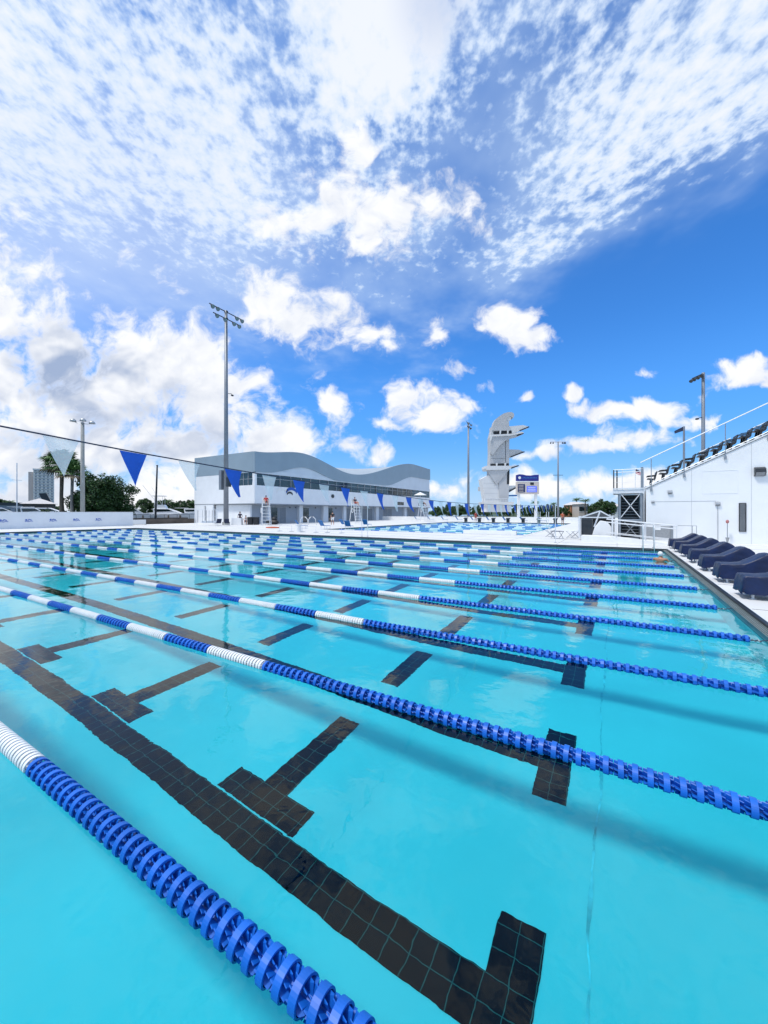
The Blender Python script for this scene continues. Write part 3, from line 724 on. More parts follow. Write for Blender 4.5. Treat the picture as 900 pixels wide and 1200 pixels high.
def build_lift():
    t = thing('equipment_trolley', 'white tube framed pool lift trolley with dark panel and pale hanging cover', 'trolley', (-1.3, 29.2, .12))
    x0, x1, y0, y1 = -2.15, -.25, 28.9, 30.1
    for x in (x0, x1):
        for y in (y0, y1): MB().box(x-.05,x+.05,y-.05,y+.05,.22,1.70).build('upright', M['steel_white'], t)
    b = MB()
    for z in (1.62, .36):
        for y in (y0, y1): b.bar((x0+.05,y,z),(x1-.05,y,z),.06)
        for x in (x0, x1): b.bar((x,y0+.05,z),(x,y1-.05,z),.06)
    b.build('frame_bar', M['steel_white'], t)
    MB().box(x0+.05,x1-.05,y0+.08,y1-.08,.39,.45).build('base_deck', M['white_paint'], t)
    MB().box(x0+.1,x0+.75,y0+.25,y1-.25,.46,1.5).build('dark_panel', M['dark_fixture'], t)
    g = MB(); cx = -.95
    for y in (y0+.2, y1-.2):
        for d in (-1.05, .62): g.bar((cx,y,2.05),(cx+d,y,1.66),.07)
        g.bar((cx-.02,y,2.0),(cx-.35,y,1.0),.07)
    g.bar((cx,y0+.2,2.02),(cx,y1-.2,2.02),.07); g.build('lifting_arm', M['steel_white'], t)
    vs = [(x0+.75,y0+.06,.46),(x1-.06,y0+.06,.46),(x1-.06,y0+.12,1.0),(-.55,y0+.3,1.34),(-.95,y0+.3,1.42),(-1.25,y0+.1,1.0)]
    MB().prism([(p[0],p[2]) for p in vs], 'y', y0+.02, y0+.75).build('hanging_cover', M['white_cloth'], t, bevel=.04)
    for x in (x0+.15, x1-.15):
        for y in (y0+.1, y1-.1): MB().tube([(x-.03,y,.23),(x+.03,y,.23)], .11, 14).build('wheel', M['black'], t)
    # dark tent roofs behind it
    for (x, y, w, h, lab) in ((-1.35,34.6,2.5,2.12,'dark pitched tent roof behind the white lift trolley'),):
        e = thing('canopy_tent', lab, 'tent', (x, y, .12))
        MB().add([(x-w/2,y-1.2,1.5),(x+w/2,y-1.2,1.5),(x+w/2,y+1.2,1.5),(x-w/2,y+1.2,1.5),(x,y,h)], [(0,1,4),(1,2,4),(2,3,4),(3,0,4),(3,2,1,0)]).build('canopy', M['dark_fixture'], e)
        MB().box(x-w/2+.05,x+w/2-.05,y+1.1,y+1.13,.12,1.49).build('back_sheet', M['dark_fixture'], e)
        for sx in (-1,1):
            for sy in (-1,1): MB().tube([(x+sx*(w/2-.06),y+sy*1.13,.12),(x+sx*(w/2-.06),y+sy*1.13,1.5)], .025, 6).build('leg', M['steel_white'], e)
# ------------------------------------------------------------------ pool house with the wavy roof band
def interp(c, x):
    if x <= c[0][0]: return c[0][1]
    for (a, za), (b, zb) in zip(c, c[1:]):
        if x <= b:
            f = (x-a)/(b-a); f = f*f*(3-2*f); return za+(zb-za)*f
    return c[-1][1]
def build_pool_house():
    X, Y0, Y1, XB = -46.6, 40.0, 103.8, -61.5
    t = thing('pool_house', 'long two storey white building with a grey wave shaped roof band', 'building', (X, Y0, .12))
    top = [(40,11.1),(47,12.0),(53.5,12.0),(59,11.0),(64.5,9.75),(72,11.0),(82,13.3),(91,14.5),(98,14.8),(103.8,14.5)]
    top = [(40,11.1),(50,12.15),(65,9.75),(93,14.7),(103.8,14.4)]
    bot1 = [(40,8.05),(42,8.1),(51,9.7),(60.5,8.05),(78,8.2),(93,11.3),(103.8,11.3)]
    ys = [40+63.8*i/80 for i in range(81)]
    # wave band along the front
    mb = MB(); n = len(ys); th = .45
    vs = []
    for y in ys:
        zt = interp(top, y); zb = interp(bot1, y)
        vs += [(X,y,zb),(X,y,zt),(X-th,y,zt),(X-th,y,zb)]
    fs = []
    for i in range(n-1):
        for s_ in range(4): fs.append((i*4+s_, i*4+(s_+1)%4, (i+1)*4+(s_+1)%4, (i+1)*4+s_))
    fs += [(0,1,2,3), tuple((n-1)*4+q for q in (3,2,1,0))]
    MB().add(vs, fs).build('wave_fascia', M['grey_panel'], t)
    MB().box(XB, X-.453, Y0-.02, Y0+.4, 7.95, 11.12).build('end_fascia', M['grey_panel'], t)
    # pale arched panel and wall above the windows, set back
    MB().box(X-.35, X-.12, Y0+.4, Y1, 7.9, 8.6).build('upper_wall', M['light_roof'], t)
    vs = []
    yy = [45+ (103.7-45)*i/60 for i in range(61)]
    for y in yy: vs += [(X-.2,y,8.6),(X-.2,y,max(8.62, interp(bot1,y)+.3)),(X-.3,y,max(8.62, interp(bot1,y)+.3)),(X-.3,y,8.6)]
    fs = []
    for i in range(60):
        for s_ in range(4): fs.append((i*4+s_, i*4+(s_+1)%4, (i+1)*4+(s_+1)%4, (i+1)*4+s_))
    MB().add(vs, fs).build('arched_panel', M['light_roof'], t)
    # roof behind the band
    vs = []; fs = []
    rt = [(40,10.9),(50,11.8),(58,13.2),(80,13.2),(95,13.6),(103.8,13.6)]
    for y in ys: vs += [(X-th-.003,y,interp(top,y)-.3),(XB,y,interp(rt,y))]
    for i in range(n-1): fs.append((2*i,2*i+1,2*i+3,2*i+2))
    MB().add(vs, fs).build('roof', M['roof_back'], t)
    MB().box(XB, X-.6, Y1-.4, Y1, .12, 13.2).build('rear_end_wall', M['wall_white'], t)
    MB().box(XB-.002, XB+.3, Y0+.41, Y1-.41, .12, 10.8).build('back_wall', M['wall_white'], t)
    # upper storey: windows behind a white parapet band
    MB().box(XB, X+.02, Y0-.04, Y0+.4, 3.30, 6.05).build('parapet', M['wall_white'], t)
    MB().box(X-.4, X+.022, Y0+.402, Y1, 3.30, 6.04).build('parapet', M['wall_white'], t)
    MB().box(XB, X-3.9, Y0, Y0+.39, 6.053, 7.94).build('upper_end_wall', M['wall_white'], t)
    MB().box(X-.55, X-.03, Y0, Y0+.39, 6.053, 7.94).build('corner_pier', M['wall_white'], t)
    wn = MB().box(X-3.88, X-.57, Y0+.2, Y0+.24, 6.06, 7.94).build('window', M['glass_dark'], t)
    f_ = MB()
    for q in range(4): f_.box(X-3.88+q*1.08, X-3.80+q*1.08, Y0+.14, Y0+.19, 6.06, 7.94)
    f_.box(X-3.8, X-.6, Y0+.15, Y0+.18, 7.0, 7.06)
    fo = f_.build('frame', M['frame_metal'], None); fo.data.transform(Matrix.Translation(-Vector(root_loc(t)))); fo.parent = wn
    y = Y0+.42; k = 0
    while y < Y1-1:
        y2 = min(y+2.45, Y1)
        w = MB().box(X-.34, X-.30, y+.04, y2-.04, 6.06, 7.88).build('window', M['glass_dark'], t)
        m_ = MB().box(X-.29,X-.22,y2-.06,y2+.02,6.06,7.88).box(X-.29,X-.25,y+.04,y2-.08,7.20,7.26)
        mo = m_.build('mullion', M['frame_metal'], None); mo.data.transform(Matrix.Translation(-Vector(root_loc(t)))); mo.parent = w
        y = y2
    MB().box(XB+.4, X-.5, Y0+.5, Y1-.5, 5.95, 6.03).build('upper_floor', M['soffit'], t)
    # ground storey, set back under the overhang
    G = X-1.6
    MB().box(XB, X-10.0, Y0+.0, Y0+.3, .12, 3.298).build('ground_wall', M['wall_white'], t)
    MB().box(X-10.0, G, Y0+.5, Y0+.8, .12, 3.1).build('ground_wall', M['wall_white'], t)
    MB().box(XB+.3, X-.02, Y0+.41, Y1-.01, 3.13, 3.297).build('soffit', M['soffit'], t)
    MB().box(XB, X-.02, Y0-.03, Y0+.40, 3.20, 3.298).build('soffit_edge', M['frame_metal'], t)
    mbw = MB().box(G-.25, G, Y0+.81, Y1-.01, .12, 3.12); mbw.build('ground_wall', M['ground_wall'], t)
    # pilasters and doors along the front, spaced as they are met
    for y, w in ((43.5,.5),(50.7,.9),(57.2,1.4),(63.5,1.0),(69,.6),(76,1.2),(90,1.2)):
        MB().box(G+.002, G+.5, y, y+w, .12, 3.12).build('pilaster', M['wall_white'], t)
    for y, w, mt in ((44.6,1.4,'glass_dark'),(46.4,1.5,'door_grey'),(51.9,1.7,'glass_dark'),(59.2,1.3,'glass_dark'),(65,3.6,'door_grey'),(70.5,4.5,'door_grey'),(80,4.0,'door_grey'),(93,4.2,'door_grey')):
        d = MB().box(G+.003, G+.06, y, y+w, .13, 2.75).build('door', M[mt], t)
        fr = MB().box(G+.061, G+.09, y-.08, y, .13, 2.83).box(G+.061, G+.09, y+w, y+w+.08, .13, 2.83).box(G+.061, G+.09, y, y+w, 2.751, 2.83)
        if w > 3:
            fr.box(G+.061, G+.085, y+w/2-.03, y+w/2+.03, .13, 2.75)
        fo = fr.build('door_frame', M['frame_metal'], None); fo.data.transform(Matrix.Translation(-Vector(root_loc(t)))); fo.parent = d
    for y in (48.8,50.2,55.4,61.5,68,73,79,86,92):
        MB().ball((G+.12,y,2.75), .13, 8, 5).build('wall_lamp', M['lens'], t, smooth=True)
    for y in (84,96): MB().box(X+.0225, X+.06, y, y+3.4, 3.7, 4.5).build('dark_vent', M['glass_dark'], t)
    # awning-like round lamp and gull wing mark on the parapet
    MB().tube([(X+.03,58.5,5.0),(X+.2,58.5,5.0)], .35, 14).build('round_vent', M['dark_fixture'], t)
    MB().box(-58.6,-58.45,Y0-.12,Y0-.041,.3,3.0).build('downpipe', M['frame_metal'], t)
    MB().tube([(X-.7,Y0-.3,7.3),(X-.7,Y0-.05,7.3)], .12, 8).build('wall_lamp', M['dark_fixture'], t)
    # mark on the parapet corner, a wave and sail emblem in pale, blue and black
    e = MB()
    def arc(cy, cz, r0, r1, a0, a1, n=8):
        vs = []; fs = []
        for i in range(n+1):
            a = a0+(a1-a0)*i/n; w = math.sin(math.pi*i/n)
            vs += [(X+.05, cy+math.cos(a)*r0, cz+math.sin(a)*r0*.6), (X+.05, cy+math.cos(a)*(r0+(r1-r0)*w), cz+math.sin(a)*(r0+(r1-r0)*w)*.6)]
        for i in range(n): fs.append((2*i,2*i+1,2*i+3,2*i+2))
        return vs, fs
    e.cur = 0; e.add(*arc(45.6, 4.9, 1.2, 1.9, .3, 3.0)); e.cur = 1; e.add(*arc(47.6, 4.9, 1.2, 2.0, .2, 2.9)); e.cur = 2; e.add(*arc(47.2, 4.7, .6, 1.1, .2, 2.9))
    eo = e.build('wall_emblem', [M['white_paint'], M['emblem_blue'], M['black']], t)
    sd = eo.modifiers.new('s', 'SOLIDIFY'); sd.thickness = .03
# ------------------------------------------------------------------ low end wall with swimmer marks
def build_end_wall():
    X = -57.0
    t = thing('end_wall', 'long low white wall with small blue swimmer emblems beyond the far pool end', 'wall', (X, 10, .12))
    MB().box(X-.3, X, -8.5, 28.0, .12, 1.94).build('wall_slab', M['wall_white'], t)
    MB().box(X-.33, X+.03, -8.5, 28.03, 1.943, 1.99).build('wall_coping', M['white_paint'], t)
    for y in (12.8,14.9,17.0,19.2,21.5,23.9):
        z = 1.0; e = MB(); xx = X+.004
        # swimmer: head, raised arm, body and wave, as flat raised shapes facing the pool
        def q(poly): e.prism([(y-a*.85, z+b*.85) for a, b in poly], 'x', xx, xx+.02)
        c = [(.30+.11*math.cos(i*math.pi/4), .10+.11*math.sin(i*math.pi/4)) for i in range(8)]; q(c)
        q([(.18,.04),(.02,.22),(-.28,.12),(-.26,.04),(.0,.11),(.12,-.04)])
        q([(-.40,-.06),(-.2,.0),(.05,-.10),(.3,-.04),(.46,-.11),(.44,-.15),(.28,-.10),(.05,-.17),(-.2,-.07),(-.40,-.12)])
        e.build('swimmer_emblem', M['emblem_blue'], t)
    w = thing('boundary_wall', 'low dark brown wall with rail in front of the moored boats', 'wall', (-61.6, 34, -.15))
    MB().box(-61.75,-61.45,28.2,41.5,-.15,.88).build('wall_slab', M['seawall'], w)
    r = MB()
    for i in range(7): r.tube([(-61.6,28.6+2.1*i,.88),(-61.6,28.6+2.1*i,1.6)], .03, 6)
    r.tube([(-61.6,28.4,1.6),(-61.6,41.4,1.6)], .03, 6); r.build('rail', M['dark_fixture'], w)
    p = thing('banner_stand', 'small blank white banner panel standing in front of the dark brown wall', 'banner', (-59.55, 29.8, .12))
    MB().box(-59.6,-59.5,28.6,31.0,.2,.86).build('panel', M['white_paint'], p)
    for y in (28.65, 30.95): MB().box(-59.75,-59.35,y-.05,y+.05,.12,.2).build('foot', M['steel'], p)
# ------------------------------------------------------------------ lamps and posts
def build_poles():
    def mast(name, label, x, y, h, r0, r1, arms, m='pole', group=None):
        t = thing(name, label, 'light pole', (x, y, .12), group=group)
        MB().tube([(x,y,.12),(x,y,h*.5),(x,y,h)], [r0,(r0+r1)/2,r1], 16).build('pole_shaft', M[m], t, smooth=True)
        MB().tube([(x,y,.12),(x,y,.55)], r0*1.5, 12).build('base', M['concrete_pole'], t)
        for (dz, L, offs, dx) in arms:
            z = h-dz
            a = MB().bar((x,y-L/2,z),(x,y+L/2,z),.10); a.bar((x-.3,y,z),(x+.3,y,z-.02),.2); a.build('crossarm', M['dark_fixture'], t)
            for o in offs:
                lm = MB(); yy = y+o
                lm.tube([(x,yy,z-.05),(x+dx*.3,yy,z-.25)], .05, 6)
                lm.tube([(x+dx*.15,yy,z-.2),(x+dx*.45,yy,z-.42),(x+dx*.6,yy,z-.52)], [.10,.24,.29], 12)
                lp = lm.build('floodlight', M['dark_fixture'], t)
                ln = MB().tube([(x+dx*.602,yy,z-.522),(x+dx*.615,yy,z-.532)], .26, 12)
                lo = ln.build('lens', M['lens'], None); lo.data.transform(Matrix.Translation(-Vector(root_loc(t)))); lo.parent = lp
        return t
    x, y = -48.34, 36.3
    t = mast('light_mast', 'tall grey floodlight mast in front of the pool house', x, y, 31.0, .36, .20, [(.15,5.4,(-2.5,-1.7,1.5,2.4),.9),(1.15,4.2,(-1.8,-.5,1.0,1.9),.9)])
    MB().box(x-.95,x-.45,y-.5,y+.5,5.2,8.0).box(x-.45,x-.30,y-.1,y+.1,6.0,7.4).build('loudspeaker_box', M['pole'], t)
    MB().box(x+.40,x+.75,y-.3,y+.3,5.6,6.9).box(x+.30,x+.40,y-.1,y+.1,6.0,6.5).build('control_box', M['dark_fixture'], t)
    MB().tube([(x,y,19.1),(x+.2,y+.8,19.2)], .04, 6).ball((x+.2,y+.9,19.0), (.15,.25,.14), 8, 5).build('camera_arm', M['dark_fixture'], t)
    mast('light_mast', 'grey floodlight mast left of the white diving tower', -32.8, 96.9, 25.0, .34, .2, [(.1,3.2,(-1.2,1.1),.8),(1.0,2.2,(-.8,.8),.8)])
    MB().box(-33.4,-32.9,96.3,96.8,1,3.4)
    t3 = mast('light_mast', 'thin floodlight mast with flat crossarm right of the scoreboard', -12.35, 103.4, 19.2, .24, .15, [], 'pole')
    a = MB().bar((-14.0,102.4,19.1),(-10.7,104.4,19.1),.09); a.build('crossarm', M['dark_fixture'], t3)
    for q in (-1.8,-1.2,1.1,1.5,1.8):
        c, s_ = .857, .514; MB().tube([(-12.35+q*c,103.4+q*s_,19.0),(-12.35+q*c,103.4+q*s_-.2,18.75)], [.08,.18], 8).build('floodlight', M['dark_fixture'], t3)
    MB().bar((-13.4,102.8,11.0),(-11.3,104.0,11.0),.1).build('small_arm', M['dark_fixture'], t3)
    t4 = mast('light_mast', 'dark floodlight mast rising behind the grandstand seats', 9.52, 64.0, 19.9, .24, .18, [], 'pole')
    MB().bar((9.52,64,19.8),(8.2,62.3,18.9),.12).build('crossarm', M['dark_fixture'], t4)
    for q in (0,.35,.7,1.0): MB().tube([(9.52-1.3*q,64-1.7*q,19.75-.9*q),(9.3-1.3*q,63.6-1.7*q,19.35-.9*q)], [.08,.22], 8).build('floodlight', M['dark_fixture'], t4)
    MB().tube([(9.5,64,14.2),(8.9,63.4,14.0)], .05, 6).ball((8.8,63.3,13.9), (.22,.22,.13), 8, 5).build('camera_arm', M['dark_fixture'], t4)
    f = thing('banner_pole', 'dark slim pole with a small dark banner at its top, behind the seats', 'pole', (6.66, 56.5, .12))
    MB().tube([(6.66,56.5,.12),(6.66,56.5,11.9)], [.14,.10], 10).build('pole_shaft', M['pole'], f)
    MB().prism([(6.60,11.9),(5.75,11.45),(5.8,11.15),(6.60,11.4)], 'y', 56.46, 56.5).build('banner', M['navy_cloth'], f)
    # three-headed concrete lamp by the end wall
    x, y = -59.0, 22.9
    l = thing('triple_lamp', 'weathered concrete lamp post with three round lamp heads beside the palms', 'lamp post', (x, y, .12))
    MB().tube([(x,y,.12),(x,y,13.5)], [.27,.19], 12).build('pole_shaft', M['concrete_pole'], l, smooth=True)
    for (dx, dy, dz) in ((-.85,-.7,.25),(.12,.0,.32),(.75,.75,.05)):
        MB().tube([(x,y,13.35),(x+dx*.6,y+dy*.6,13.3+dz*.5),(x+dx,y+dy,13.4+dz)], .035, 6).build('arm', M['steel'], l)
        MB().tube([(x+dx,y+dy,13.35+dz),(x+dx,y+dy,13.5+dz),(x+dx,y+dy,13.72+dz)], [.36,.34,.14], 14).build('lamp_head', M['frame_metal'], l, smooth=True)
    p = MB().tube([(-76.5,41.6,0),(-76.2,41.8,10.9)], [.20,.13], 10).ball((-76.2,41.8,10.95), (.2,.2,.14), 8, 4)
    tag(p.build('timber_pole', M['dark_fixture']), 'dark slightly leaning wooden pole among the boats left of the pool house', 'pole')
# ------------------------------------------------------------------ diving tower and scoreboard
def build_diving_tower():
    K = .2527
    t = thing('diving_tower', 'tall sculptural pale concrete diving tower with fins and stacked platforms', 'diving tower', (-28.8, 116.8, .12), TH)
    P = lambda x, y: ((x/9-50)*K, 1.98+(120-y/9)*K-.12)
    def pc(name, pts, y0, y1, m='tower', bevel=0, par=None):
        y0 *= .72; y1 *= .72
        return MB().prism([P(*q) for q in pts], 'y', y0, y1).build(name, M[m], par or t, world=False, bevel=bevel)
    pc('base_shaft', [(205,735),(262,702),(380,690),(400,760),(385,940),(240,940)], -2.2, 3.2, 'tower_pale')  # paler concrete paints the sunlit left side of the tower
    pc('base_shaft', [(380,690),(492,660),(482,940),(385,940)], -2.6, 3.2)  # darker concrete paints the side turned from the sun
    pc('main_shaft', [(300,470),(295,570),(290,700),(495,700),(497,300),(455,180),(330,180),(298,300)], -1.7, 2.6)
    # curved crowning fin
    pts = [(328,182),(338,140),(362,105),(400,75),(440,50),(485,36),(525,36),(548,52),(548,82),(532,104),(528,84),(505,78),(480,92),(470,130),(495,135),(497,182)]
    pc('crown_fin', pts, -1.5, 1.0)
    pc('crown_inner_face', [(470,130),(480,92),(505,78),(530,82),(520,112),(495,135)], -.9, .6, 'white_paint')  # white colour stands in for sunlight on the inner face of the fin
    pc('upper_room', [(318,186),(500,186),(500,232),(316,232)], -2.1, 2.4)
    pc('recess_shade', [(330,240),(520,230),(522,266),(332,270)], -1.75, 2.2, 'black')  # solid black block paints the shade inside the open upper tier
    for a in (392, 470): pc('balcony_post', [(a,233),(a+16,233),(a+12,272),(a+2,272)], -2.3, -1.8, 'tower_pale')
    pc('platform', [(495,205),(500,186),(640,172),(700,188),(706,196),(560,250),(505,262)], -1.6, .4, 'tower_pale')
    pc('diving_board', [(600,228),(700,186),(706,196),(606,238)], -1.9, -1.5, 'dark_fixture')
    # sweeping second platform
    sw = [(290,352),(288,300),(310,285),(500,276),(610,255),(635,262),(628,275),(560,305),(500,318),(440,345),(390,388),(350,440),(315,492),(296,470)]
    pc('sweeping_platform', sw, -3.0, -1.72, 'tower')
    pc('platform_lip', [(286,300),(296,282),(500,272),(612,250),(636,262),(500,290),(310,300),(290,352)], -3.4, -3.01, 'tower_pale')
    pc('diving_board', [(560,284),(630,258),(636,270),(565,296)], -3.1, -2.7, 'dark_fixture')
    pc('platform', [(495,425),(600,428),(640,446),(655,452),(560,494),(498,515)], -1.5, .5)
    pc('diving_board', [(510,500),(652,446),(658,456),(512,512)], -1.8, -1.4, 'dark_fixture')
    pc('seam', [(455,330),(460,330),(460,565),(455,565)], -1.74, -1.69, 'dark_fixture')
    pc('recess_shade', [(300,578),(490,572),(490,600),(300,602)], -1.9, 2.2, 'black')  # solid black block paints the shade inside the opening above the deck
    for a in (352, 440): pc('balcony_post', [(a,570),(a+18,570),(a+12,602),(a+2,602)], -2.8, -2.0, 'tower_pale')
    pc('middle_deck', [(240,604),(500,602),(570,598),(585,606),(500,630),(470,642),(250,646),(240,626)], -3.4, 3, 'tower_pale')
    pc('diving_board', [(500,622),(575,596),(582,606),(505,634)], -3.6, -3.3, 'dark_fixture')
    # wedge shaped bracket under the middle deck
    a, b, c, d = P(252,646), P(485,642), P(356,800), P(480,700)
    MB().add([(a[0],-2.2,a[1]),(b[0],-2.2,b[1]),(c[0],-2.0,c[1]),(a[0]+.2,-1.24,a[1]),(b[0],-1.24,b[1]),(c[0],-1.9,c[1])], [(0,2,1),(0,1,4,3),(1,2,5,4),(2,0,3,5)]).build('wedge_bracket', M['tower'], t, world=False)
    pc('slot_shade', [(468,652),(492,640),(488,790),(464,792)], -2.7, -2.62, 'black')  # black sheet paints the shade of a narrow upright gap
    pc('side_fin', [(180,815),(195,820),(195,862),(180,858)], -1, 0)
    pc('low_platform', [(485,805),(580,803),(582,815),(490,868),(478,870)], -1.8, 1, 'tower_pale')
    pc('diving_board', [(462,872),(578,810),(584,822),(470,888)], -2.2, -1.8, 'dark_fixture')
    pc('low_board', [(490,902),(580,898),(580,914),(490,914)], -1.5, 1, 'lounge_blue')
    pc('podium', [(215,975),(520,975),(510,1010),(225,1010)], -5, 5, 'tower_pale')
    pc('podium_foot', [(240,1010),(500,1010),(500,1080),(240,1080)], -4, 4, 'tower_pale')
    r = MB()
    xa, za = P(215,942); xb, _ = P(520,942); zb = P(0,975)[1]
    for i in range(12): x = xa+(xb-xa)*i/11; r.bar((x,-3.5,zb),(x,-3.5,za),.08)
    r.bar((xa,-3.5,za),(xb,-3.5,za),.12); r.bar((xa,-3.5,(za+zb)/2),(xb,-3.5,(za+zb)/2),.08); r.build('podium_railing', M['steel_white'], t, world=False)
    for yy in (520, 350, 400, 440): pc('form_joint', [(305,yy),(450,yy),(450,yy+2.2),(305,yy+2.2)], -1.72*1.0, -1.69, 'dark_fixture') if yy in (520,) else None
    for yy in (780, 830, 885): pc('form_joint', [(225,yy),(380,yy),(380,yy+2),(225,yy+2)], -2.23, -2.19, 'tower')
    pc('shaft_foot', [(240,940),(482,940),(482,975),(240,975)], -2.0, 3, 'tower_pale')
def build_scoreboard():
    x, y = -18.9, 99.5; K = .2088
    t = thing('scoreboard', 'blue electronic scoreboard with wavy header on two white columns', 'scoreboard', (x, y, .12), TH)
    P = lambda px_, py: ((px_-617.5)*K, 1.98+(600-py)*K-.12)
    def pc(name, pts, y0, y1, m, par=None): return MB().prism([P(*q) for q in pts], 'y', y0, y1).build(name, M[m], par or t, world=False)
    pc('column', [(606.3,609),(609.2,609),(609.2,579),(606.3,579)], -.25, .25, 'white_paint')
    pc('column', [(626.6,609),(629.2,609),(629.2,579),(626.6,579)], -.25, .25, 'white_paint')
    pc('cabinet', [(605,579),(630.8,579),(630.8,564.8),(605,564.8)], -.5, .5, 'cream')
    hd = [(605,556.6),(608,555.9),(612,556.2),(616,557.2),(621,557.4),(626,556.6),(630.6,556.4),(630.6,563.7),(605,563.7)]
    h = pc('header_sign', hd, -.45, .4, 'logo_blue')
    c = P(608.2,560); MB().tube([(c[0],-.47,c[1]),(c[0],-.451,c[1])], .34, 16).build('round_logo', M['white_paint'], h, world=False)
    rn = random.Random(2)
    # lettering on the header, too small in the photo to make out: two short pale lines
    ln = MB()
    for i in range(14):
        a = P(611.5+i*1.25, 560.2); ln.box(a[0],a[0]+.16,-.462,-.451,a[1]-.12,a[1]+.1+.05*(i%3))
    ln.build('header_lettering', M['lounge_blue'], h, world=False)
    pc('cabinet_top_band', [(605.2,565.0),(630.6,565.0),(630.6,564.0),(605.2,564.0)], -.53, -.46, 'white_paint')
    lp = pc('left_screen', [(606,567.5),(614.3,567.5),(614.3,577),(606,577)], -.56, -.501, 'screen')
    for i in range(5): a = P(606.8, 569+i*1.7); MB().box(a[0],a[0]+1.2,-.572,-.561,a[1]-.06,a[1]+.06).build('score_line', M['cream'], lp, world=False)
    rm = bpy.data.materials.new('lit_screen'); rm.use_nodes = True; b = rm.node_tree.nodes['Principled BSDF']; b.inputs['Base Color'].default_value = (.05,.08,.4,1)
    b.inputs['Emission Color'].default_value = (.12,.18,1,1); b.inputs['Emission Strength'].default_value = .7; M['lit_screen'] = rm
    rp = pc('right_screen', [(616.5,570),(628,570),(628,576.8),(616.5,576.8)], -.56, -.501, 'lit_screen')
    for i in range(3): a = P(617.5, 571.6+i*1.9); MB().box(a[0],a[0]+1.9,-.572,-.561,a[1]-.07,a[1]+.07).build('score_line', M['white_paint'], rp, world=False)
    pc('small_display', [(620.5,565.6),(624.6,565.6),(624.6,568.4),(620.5,568.4)], -.56, -.501, 'black')
# ------------------------------------------------------------------ vegetation
def crown_mesh(name, m, R, n_cl, per, leaf, seed, squash=.8):
    rnd = random.Random(seed); vs = []; fs = []
    for c in range(n_cl):
        while True:
            p = Vector((rnd.uniform(-1,1),rnd.uniform(-1,1),rnd.uniform(-.85,1)))
            if .35 < p.length < 1: break
        lump = 1+.18*math.sin(p.x*5+seed)+.14*math.sin(p.y*6+seed*2)
        cx, cy, cz = p.x*R*lump, p.y*R*lump, p.z*R*squash*lump
        cr = R*rnd.uniform(.14,.26)
        for k in range(per):
            d = Vector((rnd.gauss(0,1),rnd.gauss(0,1),rnd.gauss(0,.8))).normalized()*cr*rnd.uniform(.5,1)
            q = Vector((cx,cy,cz))+d
            a = Vector((rnd.gauss(0,1),rnd.gauss(0,1),rnd.gauss(0,1))).normalized()*leaf*rnd.uniform(.6,1.3)
            b = a.cross(Vector((rnd.gauss(0,1),rnd.gauss(0,1),rnd.gauss(0,1)))).normalized()*leaf*rnd.uniform(.3,.6)
            i = len(vs); vs += [q-a, q+b, q+a, q-b]; fs.append((i,i+1,i+2,i+3))
    me = bpy.data.meshes.new(name); me.from_pydata([tuple(v) for v in vs], [], fs); me.materials.append(m); return me
def trunk_mb(h, r, seed, limbs=5, spread=.5):
    rnd = random.Random(seed); mb = MB()
    mb.tube([(0,0,0),(.05*h*rnd.uniform(-1,1),.05*h*rnd.uniform(-1,1),h*.6),(0,0,h)], [r,r*.75,r*.4], 8)
    for i in range(limbs):
        a = i*2.4+seed; z = h*rnd.uniform(.45,.8); L = h*spread
        mb.tube([(0,0,z),(math.cos(a)*L*.6,math.sin(a)*L*.6,z+L*.5),(math.cos(a)*L,math.sin(a)*L,z+L*.9)], [r*.5,r*.3,r*.1], 6)
    return mb
def make_tree(name, label, R, h, m, seed, n_cl=60, per=45, leaf=.3, group=None, squash=.8):
    t = thing(name, label, 'tree', (0,0,0), group=group)
    trunk_mb(h, R*.07, seed).build('trunk', M['trunk'], t, world=False)
    o = bpy.data.objects.new('crown', crown_mesh('crown', M[m], R, n_cl, per, leaf, seed, squash)); COL.objects.link(o); o.parent = t; o.location = (0,0,h+R*squash*.35)
    return t
